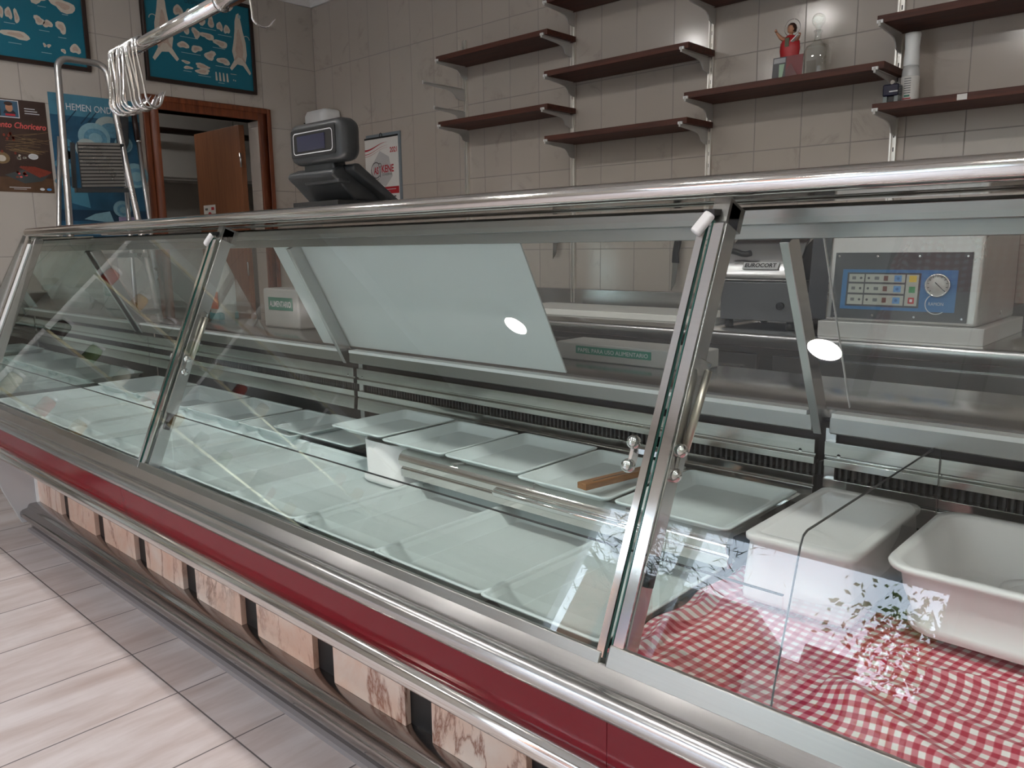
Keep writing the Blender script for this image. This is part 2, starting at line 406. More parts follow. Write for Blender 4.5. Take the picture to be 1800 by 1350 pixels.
mb = MB(); fw = .06
mb.box(WX0, WX0+fw, YF-.07, YF+.01, WZ0, WZ1).box(WX1-fw, WX1, YF-.07, YF+.01, WZ0, WZ1).box(WX0, WX1, YF-.07, YF+.01, WZ1-fw, WZ1).box(WX0, WX1, YF-.07, YF+.01, WZ0, WZ0+fw)
mb.box(-2.36, -2.30, YF-.07, YF+.01, WZ0, WZ1)
w = struct(mb, 'window_1', M_white, 'white framed shop window')
MB().box(WX0+fw, WX1-fw, YF-.045, YF-.04, WZ0+fw, WZ1-fw).build('pane', M_glass, w)
# crown moulding
def crown(prof): return prof
mb = MB(); mb.prism([(YB, 2.80), (YB-.012, 2.80), (YB-.02, 2.82), (YB-.05, 2.85), (YB-.06, CE), (YB, CE)], XL, XR, 'X')
struct(mb, 'trim_1', M_ceil)
mb = MB(); mb.prism([(XL, 2.80), (XL+.012, 2.80), (XL+.02, 2.82), (XL+.05, 2.85), (XL+.06, CE), (XL, CE)], YF, YB, 'Y')
struct(mb, 'trim_2', M_ceil)

# door frame (brown) with architrave, open leaf, room behind
df = thing('door_1', 'reddish brown wooden doorway frame in the left wall', 'door', (XL, 2.475, 0)); df['kind'] = 'structure'
mb = MB()
mb.box(XL-.12, XL+.018, DY0-.085, DY0, 0, DZ+.075); mb.box(XL-.12, XL+.018, DY1, DY1+.085, 0, DZ+.075); mb.box(XL-.12, XL+.018, DY0, DY1, DZ, DZ+.075)
mb.box(XL+.018, XL+.026, DY0-.085, DY0-.055, 0, DZ+.075).box(XL+.018, XL+.026, DY1+.055, DY1+.085, 0, DZ+.075).box(XL+.018, XL+.026, DY0-.055, DY1+.055, DZ+.045, DZ+.075)
mb.build('frame', M_jamb, df, bev=.004)
lf = MB().box(-5.57, -4.95, 2.735, 2.775, .01, 2.02).build('door_leaf', M_leaf, df, bev=.003)
for z in (.3, 1.05, 1.75): MB().lathe([(.006, 0), (.006, .09)], (-4.94, 2.73, z), 8).build('hinge', M_steel, df)
MB().tube([(-5.50, 2.735, 1.02), (-5.50, 2.69, 1.02), (-5.40, 2.69, 1.02)], .008, 8).build('handle', M_steel, lf)
k_l = thing('kitchen_fill_lamp', 'unseen round ceiling lamp added to brighten the room beyond the doorway', 'ceiling lamp', (-5.9, 2.2, 2.55))  # out of view, added to brighten the dim room behind the doorway
MB().lathe([(.0, .0), (.12, .0), (.12, .03), (0, .03)], (-5.9, 2.2, 2.56), 24).build('diffuser', emis('kitchen_fill_glow', (1, .93, .85), 11.0), k_l)
MB().lathe([(.12, .0), (.135, .0), (.135, .04), (.12, .04)], (-5.9, 2.2, 2.56), 24, cap=False).build('rim', M_white, k_l)
M_kit = simple('kitchen_tile', (.46, .45, .43), .4)
M_kcab = simple('kitchen_cabinet_white', (.62, .62, .61), .4)
mb = MB(); mb.box(-7.2, -7.1, 1.2, 4.2, 0, 2.6).box(-7.2, -4.94, 1.1, 1.2, 0, 2.6).box(-7.2, -4.94, 4.2, 4.3, 0, 2.6)
mb.box(-4.95, -4.94, 3.25, 4.3, 0, 2.6)
struct(mb, 'wall_kitchen', M_kit)
struct(MB().box(-7.2, -4.94, 1.1, 4.3, -.06, 0), 'floor_kitchen', M_floor); struct(MB().box(-7.2, -4.94, 1.1, 4.3, 2.6, 2.66), 'ceiling_kitchen', M_ceil)
for i, (y0, y1) in enumerate(((2.36, 3.0), (3.0, 3.7), (3.7, 4.18))):
    c = thing('wall_cabinet', ['white wall cabinet seen through the doorway, nearest the left jamb', 'white wall cabinet seen through the doorway, middle one', 'white wall cabinet seen through the doorway, nearest the brown door leaf'][i], 'cabinet', (-7.1, y0, 1.81), 'white wall cabinets beyond the doorway')
    MB().box(-7.1, -6.80, y0, y1, 1.81, 2.50).build('body', M_kcab, c)
    MB().box(-6.80, -6.78, y0+.006, y1-.006, 1.83, 2.49).build('door', M_kcab, c, bev=.003)
t = thing('curtain_rail', 'dark rail running across behind the doorway opening', 'rail', (-6.2, 2.4, 2.1))
MB().tube([(-6.6, 1.22, 2.18), (-6.6, 4.18, 2.18)], .025, 10).build('pole', M_frame, t)
MB().box(-6.63, -6.57, 1.2, 1.21, 2.14, 2.22).build('end_bracket', M_frame, t)
t = thing('paper_notice', 'small white notice with a red picture stuck on the open brown door', 'notice', (-5.4, 2.733, 1.42))
MB().box(-5.50, -5.33, 2.7322, 2.7335, 1.36, 1.53).build('sheet', M_paperw, t)
A = Art((-5.50, 2.7322, 1.36), (1, 0, 0), (0, 0, 1), (0, -1, 0)); A.disc(.085, .075, .035, .05, M_redp, 0, 12); A.rect(.02, .135, .06, .15, M_mgrey, 0); A.rect(.11, .135, .15, .155, M_redp, 0); A.disc(.085, .08, .018, .02, M_gold, 1, 10)
A.build('picture', M_redp, t)

# ---------------------------------------------------------------- lamps
k = 0
LX = [-3.55, -1.51, .53, 2.3]
names = {(-3.55, -1.15): 'round recessed ceiling lamp mirrored in the white sliding door', (-1.51, -1.15): 'round recessed ceiling lamp mirrored in the right front glass'}
LPOS = [(x, -1.15) for x in LX] + [(-3.55, .47), (-2.53, .47), (-1.51, .47), (-.49, .47), (.53, .47), (2.3, .47)]  # the two in-between aisle lamps are added to brighten floor and counter well
COLW = {-3.55: 'first', -2.53: 'second', -1.51: 'third', -.49: 'fourth', .53: 'fifth', 2.3: 'sixth'}
if True:
    for x, y in LPOS:
        lb_ = names.get((x, y)) or ('round recessed ceiling lamp over the customer aisle, %s from the left wall' % COLW[x] if y > 0 else 'round recessed ceiling lamp near the shop window, %s' % ('third from the left wall' if x < 1 else 'farthest right'))
        t = thing('ceiling_lamp', lb_, 'ceiling lamp', (x, y, CE-.045), 'recessed ceiling lamps')
        MB().lathe([(.082, 0), (.105, 0), (.110, .006), (.110, .045), (.082, .045), (.082, 0)], (x, y, CE-.045), 32, cap=False).build('rim', M_white, t)
        MB().lathe([(.0, .003), (.082, .003), (.082, .012), (0, .012)], (x, y, CE-.045), 32).build('diffuser', M_lamp, t)

# ---------------------------------------------------------------- display counter
XE, X1, X2, X3 = -3.90, -2.23, -.63, .98
XM = [XE, X1, X2, X3]
ctr = thing('display_counter', 'long refrigerated butcher counter with slanted glass front and red band', 'display counter', (-1.5, 1.2, 0))
def prof(l): return [(y, z+H) for y, z in l]
def px(name, mat, l, x0=XE, x1=X3, bev=0, smooth=False, parent=None):
    return MB().prism(prof(l), x0, x1, 'X', None, smooth).build(name, mat, parent or ctr, bev=bev)
# canopy
px('canopy', M_polish, [(1.128, .0735), (1.124, .078), (1.122, .090), (1.126, .097), (1.134, .102), (1.146, .1045), (1.50, .1045), (1.50, .0735), (1.44, .0735), (1.437, .080), (1.30, .080), (1.297, .0735), (1.20, .0735), (1.197, .078), (1.17, .078), (1.167, .0735)], XE-.006, X3, smooth=False, bev=.0025)
px('header_beam', M_satin, [(1.365, .006), (1.365, .050), (1.372, .060), (1.42, .060), (1.42, .006)], bev=.002)
px('lamp_housing', M_satin, [(1.30, .030), (1.30, .056), (1.33, .062), (1.362, .062), (1.362, .030)], bev=.002)
# sill, red band, bumper
px('front_sill', M_steel, [(.905, -.602), (.868, -.598), (.862, -.592), (.855, -.594), (.838, -.608), (.829, -.6095), (.822, -.606), (.814, -.6035), (.806, -.6045), (.799, -.6095), (.7955, -.617), (.7955, -.626), (.799, -.634), (.806, -.639), (.905, -.639)], bev=.0015)
xs = [XE, -3.35, X1, X2+.045, X3]
for a, b in zip(xs[:-1], xs[1:]):
    px('red_panel', M_red, [(.806, -.636), (.806, -.706), (.83, -.706), (.83, -.636)], a+.0006, b-.0006)
px('lower_bumper', M_polish, [(.81, -.700), (.802, -.6985), (.792, -.698), (.782, -.702), (.776, -.710), (.774, -.720), (.777, -.730), (.783, -.737), (.790, -.741), (.797, -.7425), (.805, -.7425), (.805, -.748), (1.07, -.748), (1.07, -.700)], bev=.0015)
px('plinth_back', M_black, [(1.078, -1.098), (1.078, -.745), (1.10, -.745), (1.10, -1.098)])
px('kick_rail', metal('kick_steel', (.46, .44, .43), .13, amt=.3), [(1.10, -1.098), (1.022, -1.098), (1.016, -1.102), (1.010, -1.115), (.990, -1.120), (.981, -1.127), (.978, -1.138), (.981, -1.150), (1.018, -1.198), (1.018, -1.22), (1.10, -1.22)], bev=.002)
px('floor_trim', simple('grey_floor_seal', (.26, .23, .23), .45), [(1.000, -1.22), (1.004, -1.210), (1.020, -1.208), (1.020, -1.22)])
for k in range(13):
    x = -3.896 + .378*k
    MB().box(x, x+.285, 1.060, 1.078, H-1.0978, H-.750).build('marble_tile', M_marble, ctr, bev=.0015)
# left cheek below the bumper
MB().prism(prof([(.80, -.70), (1.12, -.70), (1.12, -1.19), (.985, -1.18), (.955, -1.10), (.925, -1.02), (.905, -.92), (.86, -.80)]), XE-.02, XE, 'X').build('end_cheek', M_cheek, ctr, bev=.003)
MB().box(XE, XE+.008, 1.05, 1.062, H-1.098, H-.745).build('corner_strip', M_white, ctr)
# well: deck, inner walls
px('deck', M_slat, [(.905, -.6455), (.905, -.6555), (1.62, -.6555), (1.62, -.6455)], XE, -.68)
px('deck', M_slat, [(.905, -.618), (.905, -.650), (1.62, -.650), (1.62, -.618)], -.68, X3)
px('body', M_cheek, [(.84, -.656), (.84, -.699), (1.08, -.699), (1.10, -.744), (1.10, -1.19), (1.95, -1.19), (1.95, -.36), (1.66, -.36), (1.66, -.656)], XE+.002, X3-.002)
# rear slatted wall
for a, b in zip(XM[:-1], XM[1:]):
    a2, b2 = a+.012, b-.008
    px('track_lip', M_satin, [(1.555, -.342), (1.555, -.374), (1.562, -.377), (1.58, -.377), (1.61, -.342)], a2+.025, b2+.010, bev=.0015)
    px('door_track', M_white, [(1.550, -.342), (1.550, -.333), (1.585, -.333), (1.585, -.342)], a2+.03, b2)
    px('upper_slat', M_slat, [(1.600, -.403), (1.600, -.432), (1.607, -.434), (1.607, -.438), (1.600, -.441), (1.600, -.456), (1.622, -.456), (1.622, -.403)], a2, b2, bev=.0012)
    px('lower_slat', M_slat, [(1.600, -.481), (1.600, -.500), (1.606, -.503), (1.600, -.506), (1.596, -.545), (1.622, -.545), (1.622, -.481)], a2, b2, bev=.0012)
    for z in (-.430, -.523):
        for x in (a2+.03, b2-.03): MB().lathe([(.004, 0), (.004, .002), (.002, .003)], (x, 1.600, H+z), 10, 'Y').build('screw', M_chrome, ctr)
px('vent_back', M_dark, [(1.64, -.37), (1.64, -.63), (1.655, -.63), (1.655, -.37)])
mb = MB()
for i in range(int((X3-XE)/.0135)):
    x = XE+.01+i*.0135; mb.box(x, x+.005, 1.625, 1.64, H-.483, H-.454)
mb.build('vent_grille', simple('charcoal_grille', (.05, .052, .055), .5), ctr)
for x in (X1+.02, X2+.02): MB().box(x-.011, x+.011, 1.611, 1.63, H-.60, H-.377).build('slat_upright', M_steel, ctr, bev=.001)
# service shelf behind the doors
px('service_shelf', M_steel, [(1.586, -.350), (1.586, -.333), (1.60, -.327), (1.95, -.327), (1.965, -.335), (1.965, -.36), (1.60, -.36)], bev=.003)
# raised step with bullnose under the rear trays
px('rear_step', M_polish, [(1.60, -.552), (1.60, -.5235), (1.30, -.5235), (1.287, -.5255), (1.277, -.534), (1.272, -.547), (1.276, -.560), (1.285, -.568), (1.281, -.572), (1.281, -.592), (1.30, -.596), (1.30, -.535)], -1.60, -.66, bev=.001)
MB().lathe([(.009, 0), (.010, .004), (.010, .40), (.006, .41)], (-1.25, 1.274, H-.563), 12, 'X').build('step_handle', M_chrome, ctr)
# rear posts
for i, x in enumerate((XE+.045, X1+.005, X2+.012, X3-.02)):
    MB().bar((x, 1.385, H+.010), (x, 1.578, H-.372), .042, .018, (1, 0, 0)).build('rear_post', M_steel, ctr, bev=.002)
def slant(x0, x1, off, th, za=.006, zb=-.332, name='d', mat=None, y0=1.392, y1=1.568):
    d = Vector((0, y1-y0, zb-za)).normalized(); n = Vector((0, -d.z, d.y)); n = -n if n.y > 0 else n
    vs = []
    for x in (x0, x1):
        for (y, z) in ((y0, za), (y1, zb)):
            p = Vector((x, y, H+z)) - n*off
            vs += [p, p - n*th]
    return MB().add(vs, [(0, 1, 3, 2), (4, 6, 7, 5), (0, 4, 5, 1), (2, 3, 7, 6), (0, 2, 6, 4), (1, 5, 7, 3)]).build(name, mat, ctr)
sd = slant(-2.38, -1.285, .016, .004, name='sliding_door', mat=M_wdoor); sd['label'] = 'opaque white sliding door'
sd = slant(-.565, .6, .016, .005, name='sliding_door', mat=M_glass2); sd['label'] = 'clear sliding door with a bright cut edge'
slant(-.567, -.5652, .016, .005, name='cut_edge', mat=M_clip)
sd = slant(-3.83, -2.75, .016, .005, name='sliding_door', mat=M_glass2); sd['label'] = 'clear sliding door at the far end'
# front glass, posts
GB, GT = Vector((0, .872, H-.590)), Vector((0, 1.137, H+.033)); gd = (GT-GB).normalized(); gn = Vector((0, -gd.z, gd.y))
def on_glass(x, t, off=0): p = GB + (GT-GB)*t + gn*off; return Vector((x, p.y, p.z))
def slab(mb, x0, x1, t0, t1, o0, o1, m=None):
    vs = [on_glass(x, t, o) for x in (x0, x1) for t in (t0, t1) for o in (o0, o1)]
    return mb.add(vs, [(0, 1, 3, 2), (4, 6, 7, 5), (0, 4, 5, 1), (2, 3, 7, 6), (0, 2, 6, 4), (1, 5, 7, 3)], m)
gaps = [(XE+.03, X1-.006), (X1+.004, X2-.007), (X2+.005, X3)]
for i, (a, b) in enumerate(gaps):
    g = slab(MB(), a, b, .0, 1.0, 0, .007).build('front_glass', M_glass, ctr)
    slab(MB(), b, b+.0015, 0, 1, 0, .008).build('glass_edge', M_glassg, g); slab(MB(), a-.0015, a, 0, 1, 0, .008).build('glass_edge', M_glassg, g)
    if i: # rail under each pane
        wr = .022 if i == 2 else .008
        slab(MB(), a-.002, b, -.035, wr/.68, -.006, .013).build('glass_rail', M_satin, g, bev=.003)
    else: slab(MB(), a-.002, b, -.03, .015, -.004, .011).build('glass_rail', M_steeldk, g, bev=.0015)
for i, x in enumerate((XE+.015, X1, X2, X3-.02)):
    p = slab(MB(), x-.006, x+.022, -.025, 1.055, -.040, -.004).build('front_post', M_steel, ctr, bev=.003)
    if i in (1, 2):
        slab(MB(), x-.017, x-.005, .0, 1.0, .0075, .0105).build('pane_strip', M_polish, p)
        slab(MB(), x+.008, x+.025, .0, .99, .0075, .0105).build('pane_strip', M_polish, p)
        slab(MB(), x-.006, x+.022, 1.0, 1.058, -.050, .0).build('canopy_bracket', M_satin, p)
    else:
        slab(MB(), x-.013, x+.003, .0, 1.03, -.002, .012).build('outer_strip', M_polish, p)
        slab(MB(), x+.006, x+.032, .0, 1.0, .0075, .0115).build('white_seal', M_white, p)
# pale clips at the top corners of the panes
for x in (X1, X2):
    c = on_glass(x-.008, .985, .016)
    u = (gd*.032 + Vector((.020, 0, 0)))
    mb = MB(); mb.bar(c-u*.5, c+u*.55, .019, .012, gn); mb.build('corner_clip', M_clip, ctr, bev=.005, seg=3)
    mb = MB(); mb.box(x-.008, x+.010, c.y+.004, c.y+.03, c.z+.012, c.z+.022); mb.build('clip_pin', M_black, ctr)
# hinge arms with ball ends and stay rods
def arms(x, two=True):
    for sx in (-1, 1):
        xx = x + (.028 if sx > 0 else -.055)
        b1 = on_glass(xx, .470, -.022); b2 = on_glass(xx-.004, .415, -.028)
        h = thing('hinge_arm', None, None); h.parent = ctr; h.location = b1 - world_loc(ctr)
        def R_(mb, n, m): 
            o = mb.build(n, m); o.parent = h; o.data.transform(Matrix.Translation(-b1)); return o
        mb = MB(); mb.bar(b1, b2, .016, .006, (1, 0, 0)); mb.bar(b1+Vector((0, .004, -.012)), Vector((x, b1.y+.012, b1.z-.014)), .012, .008, (0, 0, 1)); R_(mb, 'plate', M_steel)
        for b in (b1, b2):
            mb = MB(); c = b + gn*.008 + Vector((0, 0, 0))
            mb.lathe([(.0, -.0115)] + [(.0115*math.cos(a), .0115*math.sin(a)) for a in [(-80+i*20)*PI/180 for i in range(9)]] + [(0, .0115)], c, 16, 'Y'); R_(mb, 'ball', M_chrome)
        if sx > 0 or x < -1:
            top = on_glass(xx+.006, .66, -.030)
            mb = MB(); mb.tube([b1+Vector((0, .006, 0)), top], .0062, 10); R_(mb, 'stay_rod', M_strut)
            mb = MB(); mb.bar(top, Vector((x+.012, top.y, top.z+.01)), .024, .004, (0, 1, 0)); R_(mb, 'rod_bracket', M_steel)
arms(X2); arms(X1)
for x in (X1, X2): slab(MB(), x+.018, x+.028, .165, .235, -.030, -.012).build('guard_clip', M_black, ctr, bev=.002)
# low inner guard glass
for a, b in ((XE+.03, X1+.02), (X1+.03, X2+.02), (X2+.035, -.41)):
    g = MB().box(a, b, .948, .953, H-.636 if b < -.5 else H-.615, H-.4535).build('guard_glass', M_glass2, ctr)
    MB().box(a, b, .948, .953, H-.4535, H-.4520).build('top_edge', M_dark, g)
# mirrored end glass
MB().prism(prof([(.885, -.61), (1.137, .033), (1.137, .07), (1.40, .07), (1.40, 0), (1.585, -.34), (1.63, -.34), (1.63, -.64), (.885, -.64)]), XE, XE+.01, 'X').build('end_panel', M_mirror, ctr)
px('end_cap', M_steeldk, [(.80, -.60), (.86, -.60), (1.13, .07), (1.12, .074), (.80, -.56)], XE-.012, XE)

# glass divider (thing of its own, standing in the well)
dv = thing('glass_divider', 'clear glass divider standing on the checked cloth beside the white tub', 'divider', (-.40, 1.25, H-.60))
pr = prof([(.905, -.598), (.915, -.560), (.975, -.390), (.983, -.378), (.995, -.374), (1.597, -.374), (1.597, -.598)])
MB().prism(pr, -.403, -.398, 'X').build('sheet', M_glass2, dv)
mb = MB()
for (y0, z0), (y1, z1) in zip(pr[:-2], pr[1:-1]): mb.bar((-.4005, y0, z0), (-.4005, y1, z1), .0028, .0016, (1, 0, 0))
mb.bar((-.4005, 1.597, H-.374), (-.4005, 1.597, H-.598), .0028, .0016, (1, 0, 0))
mb.build('dark_edge', M_dark, dv)

# ---------------------------------------------------------------- trays
def tray_mesh(w, d, depth, name='shallow_tray', r=.014, inset=.034):
    rs = [rr(w-.004, d-.004, r, -.003), rr(w, d, r, 0), rr(w, d, r, .0015), rr(w-.004, d-.004, r, .0025), rr(w-.014, d-.014, r, .0022), rr(w-.018, d-.018, r, 0),
          rr(w-2*inset, d-2*inset, r, -depth+.001), rr(w-2*inset-.010, d-2*inset-.010, r*.7, -depth)]
    lo = [rr(.01, .01, .004, -depth-.003), rr(w-2*inset, d-2*inset, r, -depth-.003), rr(w-.024, d-.024, r, -.003)]
    mb = MB(); mb.rings(lo+rs, None, True, False); n_ = len(rs[-1]); mb.add(rs[-1], [tuple(range(n_))], M_trayshade); return mb
protos = {}
ORD = ['first', 'second', 'third', 'fourth', 'fifth', 'sixth', 'seventh', 'eighth', 'ninth', 'tenth', 'eleventh', 'twelfth']
def tray(x0, x1, y0, y1, z, label, group, depth=.022, rz=0, mat=None):
    w, d = round(x1-x0, 2), round(y1-y0, 2); key = (w, d, depth)
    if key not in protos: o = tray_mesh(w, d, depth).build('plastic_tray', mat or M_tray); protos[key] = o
    else: o = protos[key].copy(); COL.objects.link(o)
    o.location = ((x0+x1)/2, (y0+y1)/2, H+z); o.rotation_euler = (rz, 0, 0)
    return tag(o, label, 'tray', group)
fe = [-3.835, -3.55, -3.265, -2.98, -2.70, -2.42, -2.145, -1.842, -1.548, -1.25, -.948, -.680]
for i, (a, b) in enumerate(zip(fe[:-1], fe[1:])):
    a2 = a - (.006 if i else 0)
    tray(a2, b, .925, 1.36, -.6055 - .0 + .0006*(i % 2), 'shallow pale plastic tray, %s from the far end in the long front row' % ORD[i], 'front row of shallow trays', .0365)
rt = [(-3.81, -3.40), (-3.38, -2.945), (-2.93, -2.56), (-2.545, -2.20)]
for i, (a, b) in enumerate(rt):
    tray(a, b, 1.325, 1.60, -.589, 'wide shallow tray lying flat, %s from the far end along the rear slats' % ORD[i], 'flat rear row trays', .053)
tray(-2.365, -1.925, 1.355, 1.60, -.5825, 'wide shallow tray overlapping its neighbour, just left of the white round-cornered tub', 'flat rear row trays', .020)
ut = [(-1.905, -1.672, 1.27, 1.555, -.498), (-1.668, -1.425, 1.27, 1.556, -.5025), (-1.413, -1.163, 1.265, 1.56, -.5005), (-1.158, -.905, 1.245, 1.555, -.5025), (-.890, -.640, 1.235, 1.54, -.5005)]
ul = ['raised shallow tray on top of the white round-cornered tub', 'raised shallow tray just right of the one on the tub, on the steel step', 'raised shallow tray in the middle of the steel step', 'raised shallow tray carrying the brown wooden stick', 'raised shallow tray behind the right front post']
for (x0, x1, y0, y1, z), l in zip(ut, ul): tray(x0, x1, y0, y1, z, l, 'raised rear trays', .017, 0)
# round-cornered tub under the first raised tray
mb = MB(); cx, cy = -1.70, 1.385
mb.rings([rr(.190, .20, .05, H-.636, cx, cy), rr(.196, .206, .052, H-.632, cx, cy), rr(.196, .206, .052, H-.622, cx, cy), rr(.176, .19, .048, H-.620, cx, cy), rr(.186, .196, .05, H-.5205, cx, cy), rr(.174, .184, .046, H-.5205, cx, cy), rr(.160, .170, .042, H-.625, cx, cy)])
tag(mb.build('plastic_tub', M_tub, origin=(cx, cy, H-.636)), 'white round-cornered plastic tub standing under the highest rear tray', 'tub')
# upturned crate and deep tub on the right
mb = MB(); cx, cy = -.505, 1.382
mb.rings([rr(.186, .35, .02, H-.5995, cx, cy), rr(.190, .354, .022, H-.592, cx, cy), rr(.186, .350, .022, H-.560, cx, cy), rr(.176, .340, .022, H-.500, cx, cy), rr(.186, .350, .022, H-.495, cx, cy), rr(.186, .350, .020, H-.487, cx, cy), rr(.180, .344, .018, H-.484, cx, cy), rr(.150, .31, .012, H-.484, cx, cy), rr(.146, .306, .012, H-.486, cx, cy)])
tag(mb.build('upturned_tub', M_tub, origin=(cx, cy, H-.60)), 'white plastic tub turned upside down left of the glass divider', 'tub')
tb = thing('deep_tub', 'deep white rectangular plastic tub standing on the checked cloth at right', 'tub', (-.13, 1.395, H-.598))
mb = MB(); cx, cy = -.13, 1.395
mb.rings([rr(.430, .27, .05, H-.598, cx, cy), rr(.448, .288, .055, H-.594, cx, cy), rr(.452, .292, .056, H-.578, cx, cy), rr(.440, .280, .055, H-.572, cx, cy), rr(.462, .302, .05, H-.535, cx, cy), rr(.470, .310, .045, H-.498, cx, cy), rr(.498, .334, .05, H-.4945, cx, cy),
          rr(.502, .338, .05, H-.489, cx, cy), rr(.498, .334, .05, H-.485, cx, cy), rr(.472, .308, .04, H-.485, cx, cy), rr(.462, .298, .04, H-.490, cx, cy), rr(.430, .27, .04, H-.575, cx, cy), rr(.40, .24, .03, H-.582, cx, cy)])
mb.build('body', M_tub, tb)
mb = MB(); mb.rings([rr(.30, .20, .03, 0), rr(.305, .205, .03, .002), rr(.305, .205, .03, .006), rr(.28, .18, .02, .0065), rr(.275, .175, .02, .002)])
ld = mb.build('tub_lid', M_tub); ld.location = (-.105, 1.39, H-.5475); ld.rotation_euler = (.05, -.16, .05)
tag(ld, 'loose white plastic lid lying tilted inside the deep tub', 'lid')
# wooden stick
mb = MB(); mb.bar((-.985, 1.262, H-.4935), (-.950, 1.45, H-.4935), .028, .014); mb.add([(-.978, 1.29, H-.4864), (-.974, 1.29, H-.4864), (-.958, 1.40, H-.4864), (-.954, 1.40, H-.4864)], [(0, 1, 3, 2)], M_steel)
s_ = mb.build('wooden_stick', M_stick, origin=(-.967, 1.355, H-.50), bev=.002); tag(s_, 'small brown wooden stick lying on a raised tray left of the post', 'stick')

# ---------------------------------------------------------------- checked cloth
def cloth():
    nx, ny = 230, 180; x0, x1, y0, y1 = -.672, -.135, .908, 1.33
    vs, fs, uvs = [], [], []
    for j in range(ny+1):
        for i in range(nx+1):
            u, v = i/nx, j/ny; x = x0+(x1-x0)*u; y = y0+(y1-y0)*v
            h = .003*noise.noise(Vector((x*9, y*9, 1.3))) + .0008*noise.noise(Vector((x*20, y*14, 4)))
            h += .017*math.exp(-((x+.640+.05*(y-1.1))/.014)**2)                       # fold along the tray
            h += .006*math.exp(-((x+.598+.08*(y-1.1))/.016)**2)
            d = (x+.28)*.55+(y-.985)*.83; h += .030*math.exp(-(d/.030)**2)*max(0, min(1, (x+.40)/.06))*max(0, min(1, (-.12-x)/.05))   # bulging fold in front
            d2 = (x+.25)*.25+(y-1.08)*.97; h += .007*math.exp(-(d2/.018)**2)*max(0, min(1, (x+.40)/.1))
            d3 = (x+.30)*-.3+(y-1.18)*.95; h += .006*math.exp(-(d3/.012)**2)*max(0, min(1, (x+.42)/.1))
            hard = max(0, min(1, (1.20-y)/.03)) if x > -.615 else 1.0
            if x > -.41: hard = max(0, min(1, (1.235-y)/.03))
            if -.42 < x < -.385: hard *= .0 + .25
            h = max(h, -.001)*hard + .002
            vs.append((x + .006*math.sin(y*40)*(1 if x < -.62 else .3), y, H-.617+h+.0012))
            a = .06; xc, yc = x+.3, y-1.05
            s = h*1.6
            uvs.append((xc*math.cos(a)-yc*math.sin(a)+s*.35+.004*math.sin(y*22)+5, xc*math.sin(a)+yc*math.cos(a)+s*.35+.004*math.sin(x*25)+5))
    for j in range(ny):
        for i in range(nx):
            a = j*(nx+1)+i; fs.append((a, a+1, a+nx+2, a+nx+1))
    me = bpy.data.meshes.new('checked_cloth'); me.from_pydata(vs, [], fs); ul = me.uv_layers.new(name='UVMap')
    for p in me.polygons:
        p.use_smooth = True
        for li in p.loop_indices: ul.data[li].uv = uvs[me.loops[li].vertex_index]
    me.materials.append(M_ging); me.transform(Matrix.Translation((.4, -1.12, -(H-.617))))
    o = bpy.data.objects.new('checked_cloth', me); COL.objects.link(o); o.location = (-.4, 1.12, H-.617)
    s = o.modifiers.new('thick', 'SOLIDIFY'); s.thickness = .0012; s.offset = -1
    tag(o, 'red and white checked cloth spread rumpled on the counter floor', 'cloth')
cloth()

# ---------------------------------------------------------------- wall shelving
rails = [(-3.352, 2.34), (-2.585, 2.75), (-1.828, 2.75), (-1.058, 2.75), (-.285, 2.75)]
rl = ['leftmost slotted wall rail, ending lower than the others', 'slotted wall rail between the first and second shelf bays', 'slotted wall rail left of the shelf with the red figurine', 'slotted wall rail beside the white spray bottle', 'slotted wall rail at the far right']
for (x, zt), l in zip(rails, rl):
    mb = MB()
    zb = .93
    mb.box(x-.012, x-.006, YB-.016, YB-.001, zb, zt).box(x+.006, x+.012, YB-.016, YB-.001, zb, zt).box(x-.006, x+.006, YB-.005, YB-.001, zb, zt)
    t = thing('shelf_rail', l, 'shelf rail', (x, YB, zb), 'shelf uprights on the back wall'); mb.build('channel', M_railm, t)
    mb = MB(); z = zb+.02
    while z < zt-.03: mb.box(x-.002, x+.002, YB-.0062, YB-.0052, z, z+.016); z += .05
    mb.build('slots', M_black, t)
M_brk = simple('pale_grey_bracket', (.50, .49, .47), .4)
def bracket_mesh(x, z, ln=.225):
    """z = underside of the shelf"""
    yb = YB-.017; yf = yb-ln
    p = [(yb, z-.003), (yf, z-.003), (yf, z-.012), (yf+.03, z-.014), (yf+ln*.50, z-.020), (yf+ln*.66, z-.026), (yf+ln*.73, z-.038), (yf+ln*.78, z-.056), (yf+ln*.88, z-.064), (yb, z-.066)]
    return MB().prism(p, x-.0025, x+.0025, 'X').box(x-.009, x+.009, yf, yb-.02, z-.003, z).box(x-.004, x+.004, yf-.004, yf, z-.012, z+.006)
def shelf(x0, x1, zc, label):
    t = thing('wall_shelf', label, 'shelf', ((x0+x1)/2, YB-.1, zc), 'brown shelves on the back wall')
    MB().box(x0, x1, 3.015, YB-.018, zc-.0125, zc+.0125).build('board', M_shelf, t, bev=.0015)
    for x in (x0+.012, x1-.028): 
        b = bracket_mesh(x, zc-.0125).build('bracket', M_brk, t); MB().box(x-.010, x+.010, 3.006, 3.014, zc-.014, zc-.004).build('end_cap', M_white, b)
